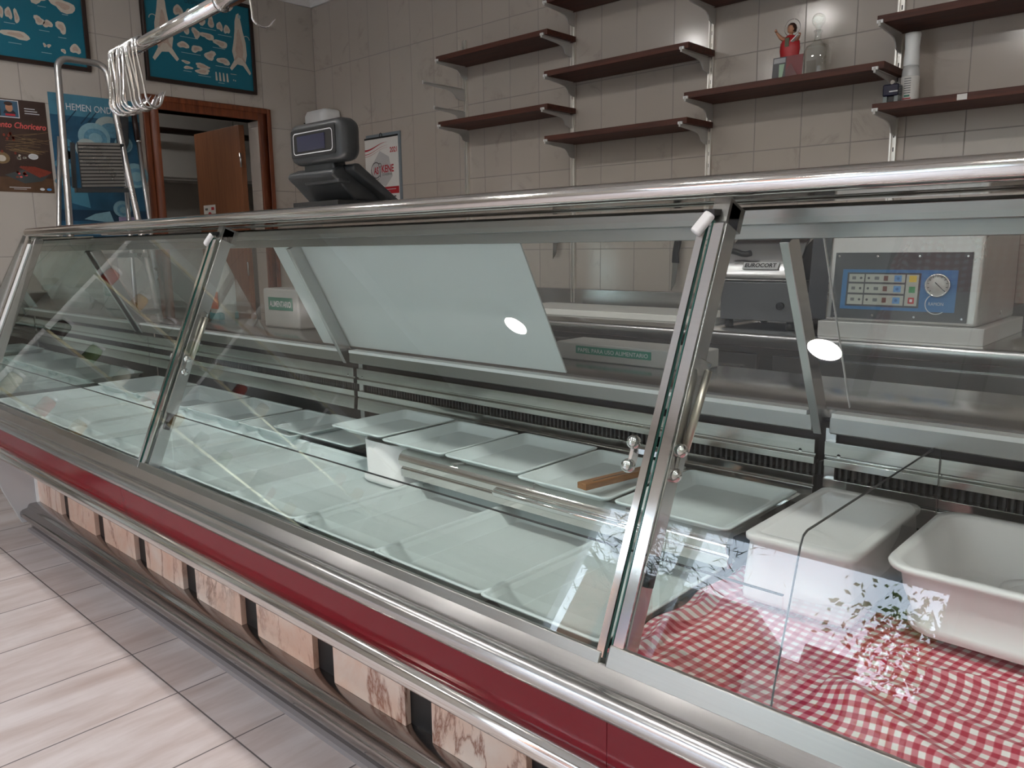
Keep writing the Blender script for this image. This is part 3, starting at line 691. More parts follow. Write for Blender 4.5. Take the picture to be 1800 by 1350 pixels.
SH = [(-3.338, -2.560, 2.208, 'upper brown shelf in the leftmost bay'), (-3.335, -2.560, 1.873, 'lower brown shelf in the leftmost bay'),
      (-2.582, -1.805, 2.020, 'middle brown shelf in the second bay from the left'), (-2.582, -1.805, 1.725, 'lowest brown shelf in the second bay from the left'),
      (-2.582, -1.805, 2.345, 'top brown shelf in the second bay, cut by the picture edge'),
      (-1.822, -1.030, 1.823, 'brown shelf carrying the red robed figurine and glass decanter'), (-1.822, -1.030, 2.215, 'brown shelf above the red robed figurine, at the picture edge'),
      (-1.063, -.26, 1.683, 'brown shelf carrying the white spray bottle'), (-1.063, -.26, 1.975, 'brown shelf just above the white spray bottle')]
for s in SH: shelf(*s)
for z, ln, l in ((2.085, .30, 'long bare shelf bracket without a board on the leftmost rail'), (1.965, .225, 'short bare shelf bracket without a board, just above the lower left shelf')):
    o = bracket_mesh(-3.352, z, ln).build('shelf_bracket', M_brk, origin=(-3.352, YB-.017, z-.1)); tag(o, l, 'bracket')
t = tag(MB().box(-.792, -.762, 3.0125, 3.0148, 1.6735, 1.692).build('price_sticker', M_paperw, origin=(-.777, 3.014, 1.68)), 'small pale paper sticker on the front edge of the right lower shelf', 'sticker')

# items on shelves
M_cloak = simple('red_cloak_paint', (.42, .015, .02), .35); M_skin = simple('figurine_skin', (.45, .22, .13), .5); M_hair = simple('figurine_hair', (.05, .02, .012), .5); M_gr = simple('figurine_green', (.08, .10, .05), .5)
def figurine():
    bx, by, bz = -1.408, 3.09, 1.8355
    t = thing('saint_figurine', 'small red robed figurine with raised arm and wire halo', 'figurine', (bx, by, bz))
    mb = MB(); pr_ = [(.030, 0), (.030, .008), (.024, .010), (.026, .03), (.030, .07), (.036, .11), (.034, .135), (.022, .155), (.010, .163)]
    n = 20; rings_ = []
    for r, h in pr_:
        rings_.append([(bx+r*(1.05+.08*math.cos(4*a))*math.cos(a), by+r*.65*math.sin(a), bz+h) for a in [2*PI*i/n for i in range(n)]])
    mb.rings(rings_); mb.build('robe', M_cloak, t)
    mb = MB(); mb.lathe([(0, -.017)] + [(.0145*math.cos(a), .018*math.sin(a)) for a in [(-70+i*20)*PI/180 for i in range(8)]] + [(0, .018)], (bx+.004, by-.002, bz+.184), 14); mb.tube([(bx+.002, by, bz+.158), (bx+.003, by, bz+.172)], .007, 8)
    mb.lathe([(0, -.003), (.002, 0), (0, .003)], (bx+.003, by-.0165, bz+.183), 6)
    mb.build('head', M_skin, t)
    mb = MB(); mb.lathe([(0.0155, -.012), (.0175, .002), (.015, .013), (.008, .0195), (0, .021)], (bx+.0045, by+.003, bz+.186), 14); mb.build('hair', M_hair, t)
    mb = MB(); mb.tube([(bx-.020, by-.004, bz+.148), (bx-.035, by-.008, bz+.158), (bx-.050, by-.012, bz+.178)], [.009, .007, .0045], 8); mb.lathe([(0, -.007), (.006, 0), (0, .009)], (bx-.053, by-.012, bz+.184), 8); mb.build('raised_arm', M_skin, t)
    mb = MB(); mb.tube([(bx+.024, by-.006, bz+.140), (bx+.038, by-.016, bz+.146), (bx+.046, by-.02, bz+.160)], [.009, .007, .005], 8); mb.build('bent_arm', M_skin, t)
    mb = MB(); mb.bar((bx+.018, by-.024, bz+.132), (bx+.046, by-.026, bz+.154), .003, .022, (0, 1, 0)); mb.build('open_book', M_paperw, t)
    mb = MB(); mb.box(bx-.010, bx+.006, by-.024, by-.018, bz+.118, bz+.150); mb.build('collar', M_gr, t)
    mb = MB(); mb.tube([(bx+.004+.031*math.cos(a), by+.006, bz+.190+.031*math.sin(a)) for a in [2*PI*i/28 for i in range(29)]], .0011, 6, cap=False); mb.tube([(bx+.004, by+.006, bz+.159), (bx+.004, by+.004, bz+.14)], .0011, 6); mb.build('halo', M_steel, t)
figurine()
t = thing('photo_card', 'small standing photo card with a glass of drink, left of the figurine', 'card', (-1.425, 3.045, 1.8355))
MB().prism([(3.055, 1.8355), (3.057, 1.8355), (3.066, 1.918), (3.064, 1.918)], -1.460, -1.405, 'X').build('card', simple('dark_photo', (.03, .03, .035), .3, var=.5, nscale=40), t)
A = Art((-1.46, 3.0545, 1.836), (1, 0, 0), (0, .11, 1), (0, -1, .1)); A.poly([(.028, .005), (.042, .005), (.048, .055), (.026, .055)], simple('pale_green_print', (.35, .50, .35), .5), 1); A.rect(.004, .06, .05, .078, simple('grey_print', (.35, .35, .36), .5), 1); A.build('picture', M_cream, t)
tag(MB().prism([(3.040, 1.8355), (3.042, 1.8355), (3.050, 1.914), (3.048, 1.914)], -1.400, -1.335, 'X').build('prayer_card', simple('dark_red_print', (.16, .012, .015), .35), origin=(-1.36, 3.045, 1.8355)), 'dark red card standing in front of the figurine', 'card')
t = thing('votive_pyramid', 'small clear triangular ornament in front of the dark red card', 'ornament', (-1.37, 3.03, 1.8355))
MB().add([(-1.405, 3.022, 1.8355), (-1.345, 3.022, 1.8355), (-1.345, 3.038, 1.8355), (-1.405, 3.038, 1.8355), (-1.375, 3.030, 1.886)], [(3, 2, 1, 0), (0, 1, 4), (1, 2, 4), (2, 3, 4), (3, 0, 4)]).build('body', M_bottle, t)
dc = thing('glass_decanter', 'clear glass decanter with a round ball stopper behind the figurine', 'decanter', (-1.325, 3.15, 1.8355))
def loftz(c, lst, m=None):
    return MB().rings([rr(w, d, r, c[2]+z, c[0], c[1]) for w, d, r, z in lst])
c = (-1.325, 3.15, 1.8355)
loftz(c, [(.088, .070, .020, 0), (.092, .074, .022, .006), (.094, .076, .022, .10), (.086, .068, .026, .118), (.040, .036, .017, .130), (.026, .026, .012, .145), (.024, .024, .0115, .165), (.034, .034, .0165, .170), (.034, .034, .0165, .175), (.018, .018, .008, .175)]).build('flask', M_bottle, dc)
MB().lathe([(.009, .170), (.010, .182), (.014, .186)] + [(.026*math.cos(a), .212+.026*math.sin(a)) for a in [(-60+i*15)*PI/180 for i in range(10)]] + [(0, .238)], c, 24).build('stopper', M_bottle, dc)
sb = thing('spray_bottle', 'tall white topped spray bottle standing on the right shelf', 'bottle', (-.982, 3.145, 1.6955))
c = (-.982, 3.145, 1.6955)
MB().lathe([(.028, 0), (.0295, .004), (.0295, .095), (.0275, .120), (.0235, .135)], c, 24).build('body', simple('frosted_bottle_plastic', (.55, .56, .56), .2), sb)
MB().lathe([(.0300, .008), (.0302, .010), (.0302, .094), (.0300, .096)], c, 24).build('label', M_paperw, sb)
MB().lathe([(.0250, .132), (.0262, .136), (.0245, .170), (.0235, .195), (.0250, .218), (.0265, .236), (.0255, .243)], c, 24).build('trigger_head', M_white, sb)
A = Art((c[0]-.014, c[1]-.0303, c[2]+.01), (1, 0, 0), (0, 0, 1), (0, -1, 0)); 
for i in range(7): A.rect(.004, .028+i*.008, .026, .0305+i*.008, M_mgrey, 0)
A.rect(.0, .008, .028, .012, M_redp, 0); A.rect(.006, .016, .024, .022, M_green, 0); A.build('print', M_mgrey, sb)
stp = thing('ink_stamp', 'dark blue self-inking stamp beside the white spray bottle', 'stamp', (-1.030, 3.085, 1.6955))
MB().box(-1.050, -.996, 3.07, 3.115, 1.7235, 1.765).build('housing', simple('navy_plastic', (.008, .008, .03), .25), stp, bev=.006, seg=3)
MB().box(-1.048, -1.034, 3.074, 3.11, 1.6955, 1.730).box(-1.010, -.998, 3.074, 3.11, 1.6955, 1.730).build('side_frame', simple('clear_grey_plastic', (.22, .26, .26), .2), stp)
MB().box(-1.032, -1.012, 3.078, 3.10, 1.7, 1.725).build('stamp_pad', M_black, stp)
MB().box(-1.026, -.998, 3.0685, 3.070, 1.737, 1.741).build('window_strip', M_clip, stp)
MB().lathe([(.007, 0), (.0085, .002), (.0085, .008), (.005, .012)], (-1.018, 3.07, 1.770), 14, 'Y').build('knob', M_chrome, stp)

# ---------------------------------------------------------------- back worktop and machines
WZ = H-.31
wt = thing('steel_worktop', 'long steel worktop along the back wall', 'worktop', (-1.2, 2.9, 0))
MB().prism([(2.60, WZ-.05), (2.595, WZ-.02), (2.60, WZ-.006), (2.612, WZ), (3.235, WZ), (3.235, WZ+.09), (3.247, WZ+.09), (3.247, WZ-.05)], -3.4, .9, 'X').build('top', M_steel, wt, bev=.004)
MB().box(-3.38, .88, 2.66, 2.68, .12, WZ-.05).build('front_panel', M_steeldk, wt)
for x in (-3.35, -2.3, -1.25, -.2, .84): MB().box(x-.02, x+.02, 2.68, 2.72, 0, WZ-.05).build('leg', M_steel, wt)
for x in (-2.83, -1.78, -.72, .3): 
    d = MB().box(x-.50, x+.50, 2.645, 2.66, .15, WZ-.08).build('door', M_steel, wt, bev=.003); MB().box(x+.30, x+.45, 2.625, 2.645, WZ-.14, WZ-.125).build('handle', M_chrome, d)
tag(MB().box(-2.62, -1.52, 2.78, 3.10, WZ, WZ+.028).build('cutting_board', M_cutb, origin=(-2.1, 2.9, WZ), bev=.004), 'long white cutting board lying on the back worktop', 'cutting board')
# vacuum sealer
vs_ = thing('vacuum_sealer', 'steel vacuum packing machine with blue control panel and dial', 'machine', (-.82, 2.9, WZ))
MB().box(-1.065, -.572, 2.64, 3.16, WZ, WZ+.052).build('base', simple('pale_brushed_face', (.62, .61, .60), .35, metal=.35), vs_, bev=.003)
MB().prism([(2.665, WZ+.052), (2.695, WZ+.33), (2.74, WZ+.36), (3.14, WZ+.36), (3.14, WZ+.052)], -1.055, -.598, 'X').build('housing', M_alu, vs_, bev=.012, seg=4)
MB().prism([(2.70, WZ+.052), (2.73, WZ+.33), (3.12, WZ+.33), (3.12, WZ+.052)], -1.13, -1.054, 'X').build('side_strip', M_ctop, vs_)
o0 = Vector((-1.032, 2.6645, WZ+.063)); vdir = Vector((0, .107, .9943)).normalized(); nd = Vector((0, -vdir.z, vdir.y))
pan = MB(); q = [o0+Vector((a, 0, 0))+vdir*b + nd*t_ for a in (0, .405) for b in (0, .212) for t_ in (-.004, .003)]
pan.add(q, [(0, 1, 3, 2), (4, 6, 7, 5), (0, 4, 5, 1), (2, 3, 7, 6), (0, 2, 6, 4), (1, 5, 7, 3)]); po = pan.build('control_panel', M_ctop, vs_)
A = Art(o0+nd*.003, (1, 0, 0), vdir, nd)
A.rect(.028, .030, .370, .158, M_cbl, 0)
A.rect(.044, .040, .268, .148, M_ctop, 1)
ys = [(.118, .143), (.083, .112), (.046, .077)]
for y0, y1 in ys:
    A.rect(.050, y0, .098, y1, M_cbeige, 2); A.rect(.102, y0, .222, y1, M_cbeige, 2)
    yc = (y0+y1)/2
    A.disc(.088, yc, .004, .004, M_ctop, 3, 10); A.disc(.112, yc, .004, .004, M_ctop, 3, 10)
    A.rect(.060, yc-.005, .072, yc+.005, M_mgrey, 3); A.rect(.130, yc-.005, .144, yc+.005, M_mgrey, 3)
    A.rect(.158, yc-.008, .171, yc+.008, simple('digit_window', (.14, .045, .035), .3), 3); A.rect(.190, yc-.010, .212, yc+.010, M_cbl2, 3); A.disc(.201, yc, .005, .005, M_cbl, 4, 8)
A.rect(.226, .046, .262, .143, M_cbeige, 2)
A.rect(.234, .120, .256, .140, M_gold, 3); A.rect(.236, .087, .254, .106, simple('start_green', (.02, .25, .08), .4), 3); A.rect(.236, .053, .254, .072, M_redp, 3); A.rect(.241, .058, .249, .067, M_clip, 4)
A.text('RAMON', .296, .050, .014, M_clip, 2, w=.042)
A.ring(.318, .055, .030, .0325, M_clip, 2, 20, .45*PI, 1.72*PI)
A.build('print', M_cbl, po)
for x in (.012, .133, .258, .392):
    for y in (.012, .200): MB().lathe([(.0042, 0), (.0042, -.002), (.002, -.003)], tuple(o0+Vector((x, 0, 0))+vdir*y+nd*.003), 10, 'Y').build('screw', M_chrome, po)
gc = o0+Vector((.318, 0, 0))+vdir*.112+nd*.004
ga = MB().lathe([(.036, .002), (.036, -.010), (.0315, -.012), (.0315, -.006)], tuple(gc), 28, 'Y').build('gauge_rim', M_chrome, po)
MB().lathe([(.0312, 0), (.0312, -.0065), (0, -.0065)], tuple(gc), 28, 'Y').build('gauge_face', simple('dial_face', (.55, .55, .53), .4), po)
gA = Art(gc+Vector((0, -.0068, 0)), (1, 0, 0), (0, 0, 1), (0, -1, 0)); gA.poly([(-.008, .008), (-.006, .010), (.022, -.018), (.021, -.019)], M_ctop, 1)
for i in range(11):
    a = math.radians(-40+i*26); gA.poly([(.024*math.cos(a), .024*math.sin(a)), (.029*math.cos(a), .029*math.sin(a)), (.029*math.cos(a+.06), .029*math.sin(a+.06)), (.024*math.cos(a+.06), .024*math.sin(a+.06))], M_ctop, 0)
gA.build('gauge_needle', M_ctop, ga)
# slicer
sl = thing('meat_slicer', 'steel meat slicer with grey base on the back worktop', 'slicer', (-1.33, 2.9, WZ))
MB().box(-1.485, -1.195, 2.75, 3.10, WZ+.028, WZ+.170).build('base', M_mgrey, sl, bev=.006)
for x in (-1.46, -1.22):
    for y in (2.78, 3.07): MB().lathe([(.016, 0), (.014, .028)], (x, y, WZ), 14).build('foot', M_black, sl)
MB().prism([(2.745, WZ+.170), (2.75, WZ+.215), (2.80, WZ+.30), (2.86, WZ+.335), (3.05, WZ+.335), (3.10, WZ+.29), (3.10, WZ+.170)], -1.475, -1.185, 'X').build('body', M_steel, sl, bev=.015, seg=4)
MB().lathe([(.012, 0), (.128, .006), (.130, .009), (.012, .014)], (-1.50, 2.90, WZ+.235), 40, 'X').build('blade', M_chrome, sl)
MB().tube([(-1.46+.1*i/6, 2.735, WZ+.275+.006*math.sin(i)) for i in range(7)], .011, 10).build('grip', M_black, sl)
npl = MB().prism([(2.745, WZ+.214), (2.7585, WZ+.238), (2.7545, WZ+.24), (2.741, WZ+.216)], -1.395, -1.26, 'X').build('name_plate', M_clip, sl)
A = Art((-1.39, 2.7430, WZ+.2195), (1, 0, 0), Vector((0, .4903, .8716)), Vector((0, -.8716, .4903)), .0022); A.text('EUROCORT', .004, .003, .022, M_black, 1, w=.12, bold=.0006); A.build('lettering', M_black, npl)
MB().lathe([(.014, 0), (.014, -.012)], (-1.245, 2.75, WZ+.085), 14, 'Y').build('switch_knob', M_black, sl)
# knives on magnet strip
tag(MB().box(-2.95, -1.62, YB-.018, YB-.001, H+.028, H+.062).build('magnet_strip', M_steeldk, origin=(-2.3, YB-.01, H+.028)), 'dark magnetic knife strip on the back wall tiles', 'knife rack')
def knife(x, zt, ln, label, tilt=.09):
    t = thing('hanging_knife', label, 'knife', (x, YB-.024, zt), 'knives on the wall')
    MB().prism([(0, 0), (.032, 0), (.030, -ln*.7), (.012, -ln)], -.002, .001, 'Y').build('blade', M_steel, t).data.transform(Matrix.Translation((x, YB-.026, zt)))
    MB().prism([(0, 0), (.030, 0), (.026, .05), (.032, .11), (.004, .12), (-.002, .05)], -.008, .006, 'Y').build('handle', M_black, t, bev=.003).data.transform(Matrix.Translation((x, YB-.026, zt)))
    t.rotation_euler = (0, tilt, 0)
    for c_ in t.children: pass
    return t
for kx, kz, ln, l in ((-1.985, H-.085, .13, 'black handled knife hanging on the back wall near the slicer'), (-2.70, H+.03, .10, 'short blade tip hanging further left on the back wall')):
    t = thing('hanging_knife', l, 'knife', (kx, YB-.03, kz), 'knives on the wall')
    b = MB().prism([(0, 0), (.030, 0), (.026, -ln*.7), (.006, -ln)], -.001, .001, 'Y').build('blade', M_steeldk); b.parent = t
    hd = MB().prism([(-.002, 0), (.032, 0), (.026, .05), (.034, .11), (.002, .12), (-.004, .05)], -.007, .007, 'Y').build('handle', M_black, bev=.003); hd.parent = t
    t.rotation_euler = (0, .10, 0)

# things on the service shelf
SZ = H-.327
t = thing('paper_pack', 'white pack of butcher paper with a green label strip behind the counter', 'paper pack', (-1.27, 1.86, SZ))
MB().box(-1.50, -1.04, 1.80, 1.93, SZ, SZ+.05).build('stack', simple('grey_wrap', (.36, .36, .34), .4), t, bev=.004)
MB().box(-1.425, -1.170, 1.7985, 1.80, SZ+.020, SZ+.042).build('label_strip', M_green, t)
A = Art((-1.425, 1.7985, SZ+.020), (1, 0, 0), (0, 0, 1), (0, -1, 0)); A.text('PAPEL PARA USO ALIMENTARIO', .008, .005, .016, M_clip, 1, w=.238); A.build('lettering', M_clip, t)
t = thing('paper_bag_pack', 'white packet with a green label reading ALIMENTARIO at the far end', 'paper pack', (-2.99, 1.83, SZ))
MB().box(-3.13, -2.86, 1.79, 1.90, SZ, SZ+.165).build('packet', simple('translucent_bag', (.46, .45, .43), .35), t, bev=.01, seg=3)
MB().box(-3.085, -2.90, 1.788, 1.79, SZ+.075, SZ+.128).build('label_strip', M_green, t)
A = Art((-3.085, 1.788, SZ+.075), (1, 0, 0), (0, 0, 1), (0, -1, 0)); A.text('ALIMENTARIO', .010, .014, .034, M_clip, 1, w=.165, bold=.0008); A.build('lettering', M_clip, t)
t = thing('detergent_bottle', 'white plastic bottle with an orange label and blue base behind the counter', 'bottle', (-3.60, 1.85, SZ))
c = (-3.60, 1.85, SZ)
loftz(c, [(.10, .09, .03, 0), (.11, .10, .035, .01), (.11, .10, .035, .20), (.08, .07, .03, .245), (.05, .05, .022, .275), (.045, .045, .021, .285)]).build('body', simple('cloudy_plastic', (.44, .45, .43), .3), t)
loftz(c, [(.03, .03, .014, .285), (.046, .046, .021, .286), (.044, .044, .02, .31), (.03, .03, .012, .312)]).build('cap', M_white, t)
MB().box(c[0]-.048, c[0]+.048, c[1]-.0515, c[1]-.0500, SZ+.055, SZ+.135).build('label', simple('orange_label', (.50, .13, .07), .4), t)
MB().box(c[0]-.053, c[0]+.053, c[1]-.0515, c[1]+.0500, SZ+.0005, SZ+.04).build('base_band', simple('teal_plastic', (.06, .22, .24), .3), t, bev=.01)

# ---------------------------------------------------------------- scale on the canopy
CZ = H+.1045
sc_ = thing('counter_scale', 'dark grey shop scale with a customer display on top of the counter', 'scale', (-2.05, 1.40, CZ))
x0, x1 = -2.195, -1.905
MB().box(x0+.03, x1-.03, 1.36, 1.49, CZ, CZ+.032).build('foot', M_black, sc_)
MB().prism([(1.365, H+.222), (1.362, H+.208), (1.385, H+.190), (1.44, H+.137), (1.54, H+.137), (1.53, H+.150), (1.42, H+.226), (1.40, H+.236)], x0, x1-.055, 'X').build('body', M_dgrey, sc_, bev=.010, seg=3)
MB().prism([(1.405, H+.222), (1.410, H+.238), (1.430, H+.241), (1.580, H+.137), (1.565, H+.122)], x0+.02, x1-.015, 'X').build('keypad', M_dgrey, sc_, bev=.008, seg=3)
MB().prism([(-2.13, H+.185), (-1.955, H+.185), (-1.985, H+.268), (-2.125, H+.268)], 1.378, 1.425, 'Y').build('neck', M_dgrey, sc_, bev=.008, seg=3)
hd = MB().rings([rrxz(.235, .085, .022, 1.352, -2.025, H+.302), rrxz(.262, .108, .030, 1.358, -2.025, H+.302), rrxz(.274, .118, .034, 1.372, -2.025, H+.302), rrxz(.274, .118, .034, 1.398, -2.025, H+.302), rrxz(.262, .108, .030, 1.412, -2.025, H+.302), rrxz(.235, .085, .022, 1.418, -2.025, H+.302)]).build('display_head', M_dgrey, sc_)
MB().rings([rrxz(.222, .078, .006, 1.3515, -2.031, H+.302), rrxz(.222, .078, .006, 1.3500, -2.031, H+.302)]).build('screen', M_black, hd)
MB().box(-2.110, -1.970, 1.3490, 1.350, H+.280, H+.323).build('display_window', M_screen, hd)
A = Art((-2.031, 1.350, H+.302), (1, 0, 0), (0, 0, 1), (0, -1, 0), .0008)
o1 = [(p[0], p[1]) for p in rr(.198, .062, .012, 0)]; o2 = [(p[0], p[1]) for p in rr(.193, .057, .010, 0)]
for i in range(len(o1)): j = (i+1) % len(o1); A.poly([o1[i], o1[j], o2[j], o2[i]], M_clip, 0)
A.build('outline', M_clip, hd)
A = Art((-2.11, 1.378, H+.243), (1, 0, 0), (0, 0, 1), (0, -1, 0)); 
for i, w_ in enumerate((.016, .014, .010)): A.rect(i*.025, 0, i*.025+w_, .004, M_clip, 0)
A.build('marks', M_clip, sc_)

# ---------------------------------------------------------------- dispenser, calendar
ds = thing('towel_dispenser', 'white rounded paper towel dispenser in the wall corner', 'dispenser', (-4.635, YB-.08, 1.80))
MB().rings([rr(.23, .155, .03, 1.80, -4.635, YB-.079), rr(.235, .16, .04, 1.82, -4.635, YB-.082), rr(.23, .157, .04, 2.08, -4.635, YB-.080), rr(.215, .145, .04, 2.108, -4.635, YB-.074), rr(.17, .11, .03, 2.118, -4.635, YB-.06)]).build('cover', M_white, ds)
MB().box(-4.733, -4.727, YB-.163, YB-.150, 1.84, 2.04).build('window_slit', M_black, ds)
cal = thing('wall_calendar', 'red and white 2021 wall calendar hanging on the back wall', 'calendar', (-4.10, YB-.01, 1.45))
MB().box(-4.275, -3.935, YB-.008, YB-.001, 1.40, 1.925).build('backing', simple('calendar_backing', (.20, .24, .27), .4), cal)
MB().box(-4.285, -3.955, YB-.012, YB-.008, 1.42, 1.900).build('sheet', M_paperw, cal)
MB().box(-4.285, -3.955, YB-.015, YB-.007, 1.896, 1.906).build('binding', M_black, cal)
MB().tube([(-4.12+.012*math.cos(a), YB-.012, 1.906+.022*math.sin(a)) for a in [PI*i/8 for i in range(9)]], .002, 6).build('hook', M_black, cal)
A = Art((-4.285, YB-.012, 1.42), (1, 0, 0), (0, 0, 1), (0, -1, 0))
M_lg = simple('pale_grey_print', (.50, .50, .50), .5); M_bkp = simple('ink_black', (.03, .025, .03), .5)
A.poly([(.06, .24), (.20, .18), (.27, .24), (.24, .36), (.15, .40), (.08, .33)], M_lg, 0)
n_ = 16
def wave(i, off): x = .23*i/n_; return (x+.0, off + .045*(.5-.5*math.cos(PI*i/n_)))
for off, th in ((.405, .012), (.385, .004), (.372, .002)):
    for i in range(n_): a_, b_ = wave(i, off), wave(i+1, off); t0, t1 = th*(1-i/n_), th*(1-(i+1)/n_); A.poly([a_, b_, (b_[0], b_[1]+t1+.0004), (a_[0], a_[1]+t0+.0004)], M_redp, 1)
A.text('2021', .252, .385, .042, M_redp, 1, w=.070, bold=.001)
A.text('AS', .085, .262, .060, M_redp, 2, w=.048, bold=.0015); A.text('KENE', .165, .268, .062, M_redp, 2, w=.120, bold=.0015); A.text('CONSERVAS', .168, .248, .020, M_bkp, 2, w=.100)
A.ring(.108, .285, .045, .050, M_bkp, 1, 28, .25*PI, 1.75*PI); A.ring(.108, .277, .052, .0545, M_bkp, 1, 28, .9*PI, 1.7*PI)
A.ring(.148, .314, .010, .014, M_bkp, 2, 20); A.rect(.1455, .240, .1505, .302, M_bkp, 2)
A.rect(.0, .135, .330, .178, M_redp, 1); A.rect(.03, .160, .30, .164, M_clip, 2); A.rect(.06, .147, .24, .150, M_clip, 2)
A.rect(.06, .112, .16, .122, M_bkp, 1); A.rect(.235, .114, .30, .121, M_bkp, 1)
for r_ in range(4):
    for c_ in range(7):
        m_ = M_redp if c_ > 4 else M_bkp
        A.text(str(min(31, 1+r_*7+c_)), .02+c_*.043, .080-r_*.027, .020, m_, 1)
A.build('print', M_redp, cal)

# ---------------------------------------------------------------- pictures and posters on the left wall
PXX = XL
def picture(y0, y1, z0, z1, label, side):
    t = thing('framed_picture', label, 'picture', (PXX+.012, (y0+y1)/2, z0), 'teal butcher charts')
    b = .020
    mb = MB(); mb.box(PXX+.001, PXX+.022, y0, y1, z0, z0+b).box(PXX+.001, PXX+.022, y0, y1, z1-b, z1).box(PXX+.001, PXX+.022, y0, y0+b, z0+b, z1-b).box(PXX+.001, PXX+.022, y1-b, y1, z0+b, z1-b)
    mb.build('frame', M_frame, t, bev=.002)
    sh = MB().box(PXX+.003, PXX+.010, y0+b, y1-b, z0+b, z1-b).build('chart', M_teal, t)
    A = Art((PXX+.010, y0+b, z0+b), (0, 1, 0), (0, 0, 1), (1, 0, 0))
    return t, A, y1-y0-2*b, z1-z0-2*b
def blob(A, cx, cy, w, h, seed, m=M_cream, k=0, inner=True, n=14):
    rnd = random.Random(seed); ph = rnd.random()*6; pts = []
    for i in range(n):
        a = 2*PI*i/n; r = 1 + .22*math.sin(2*a+ph) + .16*math.sin(3*a+ph*2) + .08*(rnd.random()-.5)
        pts.append((cx+w/2*r*math.cos(a), cy+h/2*r*math.sin(a)))
    A.poly(pts, m, k)
    if inner: A.poly([(cx+(x-cx)*.55, cy+(y-cy)*.5) for x, y in pts], M_pinkp, k+1)
def cap(A, x, y, w): A.rect(x, y, x+w, y+.0035, M_capt, 0)
t, A, w_, h_ = picture(2.105, 2.800, 2.190, 2.727, 'teal chart of carcass cuts in a dark frame, above the doorway', 1)
def carcass(cx, cy, s, flip=1, legs=True):
    P = [(-.006, .19), (.010, .20), (.022, .15), (.030, .10), (.045, .04), (.048, -.03), (.036, -.075), (.068, -.13), (.058, -.142), (.018, -.094), (-.018, -.09), (-.056, -.13), (-.068, -.118), (-.036, -.070), (-.046, -.02), (-.030, .05), (-.022, .10), (-.018, .15)]
    pts = [(cx+flip*x*s, cy+y*s) for x, y in P]; A.poly(pts, M_cream, 0)
    A.poly([(cx+flip*x*s*.55, cy+y*s*.55) for x, y in P], M_pinkp, 1)
    A.ring(cx+flip*.05*s, cy+.058*s, .018*s, .022*s, M_cream, 0, 12, (0 if flip > 0 else .0), PI)
carcass(.105, .26, 1.15, -1); carcass(.575, .245, 1.05, 1)
for i, (x, y, w2, h2) in enumerate([(.20, .40, .05, .07), (.27, .39, .05, .07), (.34, .37, .05, .055), (.40, .37, .045, .06), (.455, .355, .035, .06), (.50, .345, .035, .06), (.235, .30, .05, .05), (.30, .29, .05, .055),
                                     (.37, .285, .085, .04), (.455, .255, .085, .045), (.215, .21, .06, .045), (.295, .20, .06, .045), (.38, .175, .075, .05), (.465, .155, .075, .045),
                                     (.225, .115, .05, .018), (.235, .085, .05, .020), (.325, .105, .10, .028), (.325, .075, .10, .030)]): blob(A, x, y, w2, h2, i+3)
for i in range(4): A.poly([(.405+i*.024, .035), (.418+i*.024, .035), (.414+i*.024, .085), (.406+i*.024, .085)], M_cream, 0)
A.rect(.505, .085, .545, .088, M_cream, 0); A.rect(.520, .048, .527, .056, M_cream, 0); A.rect(.532, .046, .539, .054, M_cream, 0)
for x, y, w2 in ((.18, .345, .12), (.33, .325, .10), (.44, .305, .09), (.20, .255, .11), (.40, .225, .08), (.20, .165, .12), (.41, .12, .09), (.205, .062, .05), (.295, .048, .08), (.42, .022, .04), (.10, .475, .12)): cap(A, x, y, w2)
A.text('DESPIECE', .245, .450, .030, M_navy, 1, w=.12); A.rect(.580, .425, .598, .445, M_capt, 1)
A.build('print', M_teal, t)
t, A, w_, h_ = picture(1.105, 1.805, 2.190, 2.727, 'teal chart of meat cuts in a dark frame, at the upper left edge', 0)
for i, (x, y, w2, h2) in enumerate([(.30, .345, .17, .055), (.46, .42, .09, .05), (.45, .32, .08, .065), (.57, .40, .05, .075), (.57, .30, .12, .065), (.27, .22, .025, .06), (.305, .215, .028, .065), (.34, .205, .028, .06),
                                     (.445, .205, .055, .04), (.485, .195, .04, .045), (.55, .19, .045, .065), (.33, .115, .12, .045), (.46, .085, .018, .018), (.48, .085, .018, .018), (.55, .07, .022, .026), (.61, .09, .045, .06),
                                     (.12, .40, .12, .06), (.10, .28, .11, .07), (.12, .15, .12, .06), (.30, .45, .12, .05)]): blob(A, x, y, w2, h2, i+30)
for x, y, w2 in ((.26, .295, .05), (.41, .378, .08), (.445, .275, .04), (.54, .35, .09), (.56, .255, .03), (.28, .165, .05), (.44, .155, .05), (.53, .135, .04), (.29, .070, .06), (.44, .045, .05), (.53, .030, .03)): cap(A, x, y, w2)
A.build('print', M_teal, t)

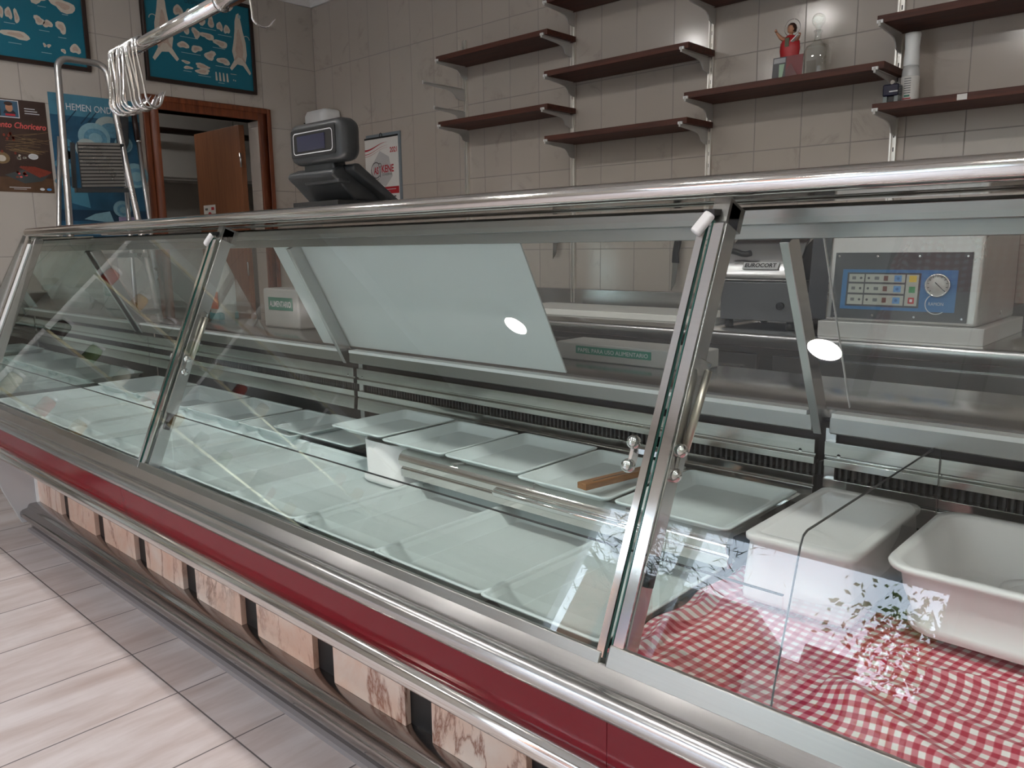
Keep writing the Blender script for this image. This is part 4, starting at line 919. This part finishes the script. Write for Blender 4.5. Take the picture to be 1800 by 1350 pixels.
# brown chorizo poster
M_brn = simple('dark_board_print', (.045, .024, .018), .4, var=.45, nscale=14)
t = thing('food_poster', 'dark brown poster with red title and sausages on a slate', 'poster', (PXX+.002, 1.39, 1.535))
MB().box(PXX+.0005, PXX+.0025, 1.205, 1.558, 1.535, 2.003).build('sheet', M_brn, t)
A = Art((PXX+.0025, 1.205, 1.535), (0, 1, 0), (0, 0, 1), (1, 0, 0))
M_slate = simple('slate_print', (.05, .06, .06), .4); M_straw = simple('straw_print', (.20, .13, .06), .5, var=.3, nscale=90); M_sau = simple('sausage_print', (.20, .035, .02), .4, var=.4, nscale=60); M_plank = simple('plank_print', (.10, .05, .025), .4, var=.4, nscale=20)
M_pblue = simple('portrait_blue', (.04, .10, .16), .5)
A.rect(0, 0, .353, .075, M_plank, 0); A.rect(.120, .375, .225, .462, M_clip, 0); A.rect(.125, .379, .221, .458, M_pblue, 1); A.rect(.125, .379, .140, .458, M_bkp, 2)
A.disc(.180, .425, .017, .022, M_skin, 3, 14); A.poly([(.152, .395), (.210, .395), (.200, .412), (.185, .404), (.170, .412), (.158, .410)], M_bkp, 2); A.disc(.178, .444, .020, .010, M_hair, 4, 12); A.rect(.16, .384, .205, .394, M_redp, 5)
for i in range(3): A.rect(.25, .425-.012*i, .25+.05+.01*i, .429-.012*i, M_clip, 0)
A.text('Pimiento Choricero', .055, .325, .042, M_redsoft, 1, w=.29, shear=.25, bold=.0008)
rnd = random.Random(4)
for i in range(26):
    x = .14+rnd.random()*.10; y = .20+rnd.random()*.09; l = .08+rnd.random()*.06; a = rnd.uniform(-.25, .25)
    A.poly([(x, y), (x+l*math.cos(a), y+l*math.sin(a)), (x+l*math.cos(a), y+l*math.sin(a)+.002), (x, y+.002)], M_straw, 1+i % 4)
for i in range(10):
    a = rnd.random()*6.3; A.disc(.155+.03*math.cos(a), .245+.05*math.sin(a*1.7), .006, .008, M_sau, 5, 8)
A.disc(.268, .185, .024, .015, M_clip, 3, 18); A.disc(.268, .184, .020, .011, M_lg, 4, 18)
A.disc(.120, .170, .038, .030, M_straw, 3, 16); A.disc(.120, .168, .020, .016, M_cream, 4, 14)
for i in range(9): A.disc(.195+rnd.random()*.035, .165+rnd.random()*.025, .006, .005, M_cream, 4, 8)
A.poly([(.125, .085), (.215, .045), (.300, .060), (.345, .105), (.240, .125)], M_slate, 2)
for i in range(6):
    a = -.75+.11*i; x, y = .235, .115; l = .085
    A.poly([(x-.04+i*.012, y+.012), (x-.04+i*.012+.010, y+.020), (x+l*math.cos(a)+i*.006, y+l*math.sin(a)*.6+.006), (x+l*math.cos(a)-.006+i*.006, y+l*math.sin(a)*.6-.004)], M_sau, 4+i % 2)
for i in range(12): A.disc(.175+rnd.random()*.05, .075+rnd.random()*.03, .007, .005, M_redsoft if i % 3 == 0 else M_sau, 6, 8)
A.rect(.14, .022, .24, .025, M_clip, 2); A.rect(.16, .014, .22, .016, M_clip, 2); A.disc(.295, .018, .012, .007, M_clip, 2, 12); A.disc(.328, .018, .012, .007, M_cbl2, 2, 12)
A.build('print', M_brn, t)

# blue cheese poster
M_pb = simple('blue_photo_print', (.020, .085, .15), .38, var=.55, nscale=9)
t = thing('cheese_poster', 'blue poster of round cheeses with white title behind the step ladder', 'poster', (PXX+.002, 1.79, 1.30))
MB().box(PXX+.0005, PXX+.0025, 1.575, 2.045, 1.29, 2.062).build('sheet', M_pb, t)
A = Art((PXX+.0025, 1.575, 1.29), (0, 1, 0), (0, 0, 1), (1, 0, 0))
M_ch = simple('cheese_blue_print', (.20, .36, .42), .45, var=.2, nscale=50); M_ch2 = simple('cheese_label_print', (.10, .25, .34), .45, var=.5, nscale=70); M_chc = simple('cheese_cream_print', (.36, .42, .40), .45, var=.15, nscale=40); M_lbl = simple('light_blue_print', (.06, .20, .28), .45, var=.3, nscale=12); M_dbl = simple('deep_blue_print', (.008, .035, .07), .45); M_lil = simple('lilac_print', (.30, .24, .38), .5, var=.2, nscale=60)
A.rect(0, .66, .47, .772, M_lbl, 0)
A.text('HEMEN ONDO E', .085, .690, .050, M_clip, 2, w=.30)
for i in range(14): x = .03+rnd.random()*.16; y = .42+rnd.random()*.22; A.poly([(x, y), (x+.06, y+.07), (x+.063, y+.067), (x+.006, y-.004)], M_dbl if i % 2 else M_lbl, 1)
A.disc(.300, .620, .075, .055, M_chc, 1); A.disc(.31, .60, .06, .04, M_ch2, 2)
for cx, cy, r, k_ in ((.215, .555, .085, 3), (.17, .490, .060, 5), (.30, .470, .055, 5), (.37, .53, .05, 3), (.42, .36, .075, 3), (.33, .17, .05, 3)):
    A.disc(cx, cy, r, r*.92, M_chc if k_ == 5 else M_ch, k_); A.disc(cx+.006, cy-.006, r*.72, r*.64, M_ch2, k_+.4); A.disc(cx+.006, cy-.006, r*.42, r*.36, M_ch, k_+.8)
A.rect(.0, .10, .47, .16, M_dbl, 1); A.poly([(.12, .11), (.28, .09), (.26, .155), (.18, .14)], M_ch, 2); A.poly([(.05, .20), (.16, .17), (.15, .26), (.06, .29)], M_lbl, 2)
A.rect(.305, .035, .42, .125, M_lil, 3); A.text('PA', .34, .055, .05, M_ch, 4); A.rect(.10, .026, .40, .030, M_ch, 2)
for i in range(10): A.disc(.02+rnd.random()*.05, .30+rnd.random()*.28, .03, .022, M_lbl if i % 2 else M_ch2, 2)
A.build('print', M_pb, t)

# ---------------------------------------------------------------- step ladder
ld = thing('step_ladder', 'aluminium folding step ladder standing against the left wall', 'ladder', (-4.45, 1.65, 0))
def fx(z): return -4.52 + (2.175-z)*.13
def arc(y0, y1, zt, r, xf):
    pts = []
    for i in range(7): a = PI/2+PI/2*(1-i/6); pts.append((xf, y0+r+r*math.cos(a), zt-r+r*math.sin(a)))
    for i in range(7): a = PI/2*(1-i/6); pts.append((xf, y1-r+r*math.cos(a), zt-r+r*math.sin(a)))
    return pts
top = arc(1.535, 1.775, 2.180, .055, -4.52)
pts = [(fx(0), 1.385, 0), (fx(1.0), 1.452, 1.0), (fx(1.5), 1.492, 1.5)] + [(fx(p[2]), p[1], p[2]) for p in top] + [(fx(1.7), 1.800, 1.7), (fx(1.4), 1.822, 1.4), (fx(.9), 1.86, .9), (fx(0), 1.93, 0)]
MB().tube(pts, .0165, 12).build('front_frame', M_alu, ld)
for y0_, y1_ in ((1.50, 1.42), (1.83, 1.90)): MB().tube([(-4.54, y0_+.02 if y0_ < 1.7 else y0_-.0, 1.80), (-4.66, (y0_+y1_)/2, .9), (-4.77, y1_, 0.0)], .012, 10).build('rear_leg', M_alu, ld)
# tilted platform with ribs
pl_ = MB(); A0 = Vector((-4.435, 1.565, 1.765)); du = Vector((0, .205, .012)); dw = Vector((-.03, .012, -.222))
nn = du.cross(dw).normalized(); nn = nn if nn.x > 0 else -nn
for i in range(13):
    a = A0+dw*(i/13); b = A0+dw*((i+.66)/13); e = .007
    pl_.add([a, a+du*(1+.06*i/13), b+du*(1+.06*i/13), b, a+nn*e, a+du*(1+.06*i/13)+nn*e, b+du*(1+.06*i/13)+nn*e, b+nn*e], [(0, 1, 2, 3), (4, 5, 6, 7), (0, 1, 5, 4), (1, 2, 6, 5), (2, 3, 7, 6), (3, 0, 4, 7)])
a, b = A0, A0+dw
pl_.add([a-nn*.012, a+du-nn*.012, b+du*1.06-nn*.012, b-nn*.012, a, a+du, b+du*1.06, b], [(0, 1, 2, 3), (4, 5, 6, 7), (0, 1, 5, 4), (1, 2, 6, 5), (2, 3, 7, 6), (3, 0, 4, 7)], M_dgrey)
pl_.build('platform', M_alu, ld)
mb = MB(); mb.bar(A0+dw+Vector((-.012, -.03, -.012)), A0+dw+du+Vector((-.012, .045, -.012)), .03, .022); mb.bar(A0+Vector((-.02, -.018, 0)), A0+dw+Vector((-.02, -.03, 0)), .012, .02, (0, 1, 0)); mb.bar(A0+du+Vector((-.02, .018, 0)), A0+dw+du+Vector((-.02, .045, 0)), .012, .02, (0, 1, 0)); mb.build('platform_bracket', M_dgrey, ld)
for z in (1.20, .90, .60, .30):
    f_ = z/2.18; ya = 1.385+.14*f_; yb_ = 1.93-.15*f_
    MB().box(fx(z)-.045, fx(z)+.045, ya+.015, yb_-.015, z-.012, z+.012).build('tread', M_alu, ld, bev=.003)
for p in ((fx(0), 1.385), (fx(0), 1.93), (-4.77, 1.42), (-4.77, 1.90)): MB().box(p[0]-.02, p[0]+.02, p[1]-.02, p[1]+.02, 0, .04).build('foot', M_black, ld)

# pole tool and black handled brush beside the ladder
t = thing('mop_pole', 'grey metal pole with black grip leaning beside the doorway', 'pole', (-4.74, 1.98, 0))
MB().tube([(-4.72, 2.045, .03), (-4.765, 2.03, 1.4), (-4.785, 2.015, 1.86)], .0125, 10).build('pole', M_alu, t)
MB().tube([(-4.785, 2.013, 1.84), (-4.795, 2.008, 2.0)], .015, 10).build('grip', M_frame, t)
MB().lathe([(.016, 0), (.018, .003), (.018, .008), (.016, .011)], (-4.784, 2.015, 1.835), 14).build('collar', M_chrome, t)
MB().box(-4.77, -4.67, 1.99, 2.10, 0, .04).build('mop_head', M_dgrey, t, bev=.006)
t = thing('black_handled_squeegee', 'black handled tool hanging by the ladder under the meat hooks', 'tool', (-4.70, 1.925, 1.74))
MB().prism([(1.905, 1.74), (1.925, 1.735), (1.965, 1.83), (1.975, 1.97), (1.955, 1.99), (1.925, 1.98), (1.905, 1.87)], -4.815, -4.785, 'X').build('handle', M_dgrey, t, bev=.006)
A = Art((-4.785, 1.93, 1.84), (0, .1, 1), (0, -1, 0), (1, 0, 0)); A.rect(0, 0, .045, .010, M_clip, 0); A.build('print', M_clip, t)
MB().tube([(-4.80, 1.905, 1.74), (-4.80, 1.90, 1.70)], .004, 6).build('tip', M_black, t)

# ---------------------------------------------------------------- hook rail
RE = Vector((-3.009, 1.215, 1.886)); RD = Vector((.99817, -.0604, 0)).normalized()
def onrail(t): return RE + RD*t
hr = thing('hook_rail', 'thick chrome rail hanging from the ceiling over the counter', 'rail', onrail(1.0))
MB().tube([onrail(-.004), onrail(0), onrail(.87)], [.017, .0205, .0205], 20).build('tube', M_polish, hr)
MB().tube([onrail(.87), onrail(2.8)], .024, 20).build('sleeve', M_polish, hr)
MB().tube([onrail(.862), onrail(.866), onrail(.876), onrail(.880)], [.024, .029, .029, .024], 20).build('collar', M_chrome, hr)
for t_ in (1.4, 2.6):
    p = onrail(t_); MB().tube([p, Vector((p.x, p.y, CE))], .008, 10).build('hanger', M_polish, hr)
def hook_mesh():
    r = .026; pts = []
    for i in range(9): a = math.radians(-30+i*30*0.95); pts.append((0, -r*math.cos(a)*-1 if False else r*math.cos(a)*1.0, r*math.sin(a)))
    pts = [(0, r*math.cos(math.radians(a)), r*math.sin(math.radians(a))) for a in (-25, 5, 35, 65, 90, 115, 145, 175)]
    pts += [(0, -r+.001, -.03), (0, -r+.006, -.08), (0, -r+.010, -.135)]
    R2 = .034; cy_, cz_ = -r+.010+R2, -.160
    pts += [(0, cy_+R2*math.cos(math.radians(a)), cz_+R2*math.sin(math.radians(a))) for a in (185, 210, 235, 260, 285, 310, 335)]
    pts += [(0, cy_+R2+.006, cz_+.004), (0, cy_+R2+.016, cz_+.022)]
    return MB().tube(pts, [.0040]*(len(pts)-2)+[.0032, .0008], 8)
h0 = hook_mesh().build('meat_hook', M_chrome)
ht = [.008, .020, .034, .048, .060, .075, .088, .102, .118, .130, .146, .160, .176, .192, .210, .228, .250]
for i, t_ in enumerate(ht):
    o = h0 if i == 0 else h0.copy()
    if i: COL.objects.link(o)
    o.location = onrail(t_); o.rotation_euler = (random.uniform(-.16, .14), random.uniform(-.10, .10), -.06+random.uniform(-.5, .5))
    tag(o, 'steel meat hook in the dense bunch at the far end of the chrome rail', 'meat hook', 'meat hooks bunched on the rail')
o = h0.copy(); COL.objects.link(o); o.location = onrail(1.06); o.scale = (.85, .85, .52); o.rotation_euler = (0, 0, .1)
tag(o, 'single steel meat hook hanging apart near the top edge of the picture', 'meat hook'); del o['group']

# ---------------------------------------------------------------- shop front side: product racks (seen only mirrored in the glass) and street trees
M_rackw = simple('rack_white', (.60, .60, .58), .4)
rk = thing('product_rack', 'tall white product rack with brass shelf edges on the left wall', 'rack', (-4.6, -.4, 0))
MB().box(-4.815, -4.80, -1.7, .72, 0, 2.0).build('back_panel', M_rackw, rk)
for y in (-1.7, -.9, -.1, .70): MB().box(-4.80, -4.40, y, y+.02, 0, 2.0).build('upright', M_rackw, rk)
for z in (.10, .42, .76, 1.11, 1.48, 1.82):
    s_ = MB().box(-4.80, -4.41, -1.7, .72, z-.02, z).build('shelf', M_rackw, rk); MB().box(-4.41, -4.40, -1.7, .72, z-.012, z+.001).build('brass_edge', M_brass, s_)
M_jars = [simple('jar_%s' % n, c, .25) for n, c in (('red', (.35, .03, .02)), ('green', (.10, .16, .04)), ('amber', (.40, .22, .04)), ('pale', (.55, .52, .42)), ('dark', (.04, .02, .02)))]
jp = []
for m_ in M_jars:
    j = thing('food_jar', 'jar', 'jar'); MB().lathe([(.034, 0), (.037, .004), (.037, .085), (.030, .10)], (0, 0, 0), 14).build('glass_body', m_, j); MB().lathe([(.033, .10), (.033, .118), (.0, .119)], (0, 0, 0), 14).build('lid', M_clip, j); jp.append(j)
used = [0]*5
for zi, z in enumerate((.76, 1.11, 1.48)):
    for yi in range(12):
        y = -1.58 + yi*.20
        if min(abs(y-q-.01) for q in (-1.7, -.9, -.1, .70)) < .06: y += .07
        ci = (yi*3+zi) % 5
        o = copy_tree(jp[ci], (-4.52, y, z+.0)) if used[ci] else jp[ci]; used[ci] = 1; o.location = (-4.52, y, z)
        o['label'] = '%s food jar on the rack by the left wall, %s along the %s shelf' % (['red', 'green', 'amber', 'pale', 'dark'][ci], ORD[yi], ['low', 'middle', 'high'][zi]); o['category'] = 'jar'; o['group'] = 'food jars on the rack'

struct(MB().box(-14, 10, -14, YF-.11, -.12, -.06), 'ground', simple('pavement', (.30, .29, .28), .8))
for i_, (bx0, bx1, hh, col_, lb) in enumerate(((-9.9, -6.2, 5.0, (.30, .13, .07), 'orange brick apartment block across the street'), (-5.9, -.4, 4.3, (.34, .32, .28), 'low pale house across the street'), (-.1, 5.5, 5.2, (.36, .16, .09), 'reddish apartment block further right across the street'))):
    bt = thing('apartment_building', lb, 'building', ((bx0+bx1)/2, -12.5, -.06))
    MB().box(bx0, bx1, -13.6, -12.0, -.06, hh).build('wall', simple('facade_%d' % i_, col_, .8), bt)
    MB().box(bx0-.1, bx1+.1, -13.7, -11.85, hh, hh+.2).build('roof', M_mgrey, bt)
    x_ = bx0+.8
    while x_ < bx1-1.2:
        for z_ in (1.0, 3.6):
            MB().box(x_, x_+.9, -12.0, -11.97, z_, z_+1.3).build('window', M_screen, bt)
        x_ += 1.9
def tree(x, y, ht, cr, label, col, needles, seed, nl):
    rnd = random.Random(seed); t = thing('street_tree', label, 'tree', (x, y, -.06), 'trees outside the shop window')
    mb = MB(); mb.tube([(x, y, -.06), (x+.05, y, ht*.4), (x, y+.05, ht*.9)], [.13, .10, .03], 8)
    tips = []
    for i in range(26):
        a = rnd.random()*2*PI; z = ht*(.35+.6*rnd.random()); l = cr*(.6+.5*rnd.random())*(1.15-.6*z/ht)
        p1 = Vector((x, y, z)); p2 = p1+Vector((math.cos(a)*l*.6, math.sin(a)*l*.6, .15*l)); p3 = p1+Vector((math.cos(a)*l, math.sin(a)*l, -.15*l if needles else .3*l))
        mb.tube([p1, p2, p3], [.035, .02, .006], 5); tips += [p1.lerp(p2, .5), p2, p2.lerp(p3, .5), p3]
    mb.build('trunk', simple('bark_%d' % seed, (.05, .04, .03), .9), t)
    lm = MB()
    for i in range(nl):
        c = rnd.choice(tips) + Vector((rnd.gauss(0, .28), rnd.gauss(0, .28), rnd.gauss(0, .22)))
        s = .03+.03*rnd.random(); u = Vector((rnd.gauss(0, 1), rnd.gauss(0, 1), rnd.gauss(0, 1))).normalized(); v = u.orthogonal().normalized()
        if needles: lm.add([c-u*s*2.2, c+v*s*.16, c+u*s*2.2, c-v*s*.16], [(0, 1, 2, 3)])
        else: lm.add([c-u*s, c+v*s*.5, c+u*s, c-v*s*.5], [(0, 1, 2, 3)])
    o = lm.build('foliage', simple('foliage_%d' % seed, col, .6, var=.3, nscale=4), t); o['kind'] = 'stuff'
tree(-5.7, -7.0, 8.0, 2.0, 'dark conifer outside the shop window', (.025, .05, .02), True, 11, 8000)
tree(-1.9, -7.0, 4.3, 1.1, 'pale green leafy tree outside the shop window', (.16, .22, .05), False, 12, 3200)
tree(-9.4, -8.2, 4.6, 1.7, 'yellow green tree beyond the conifer outside', (.13, .20, .04), False, 13, 4200)
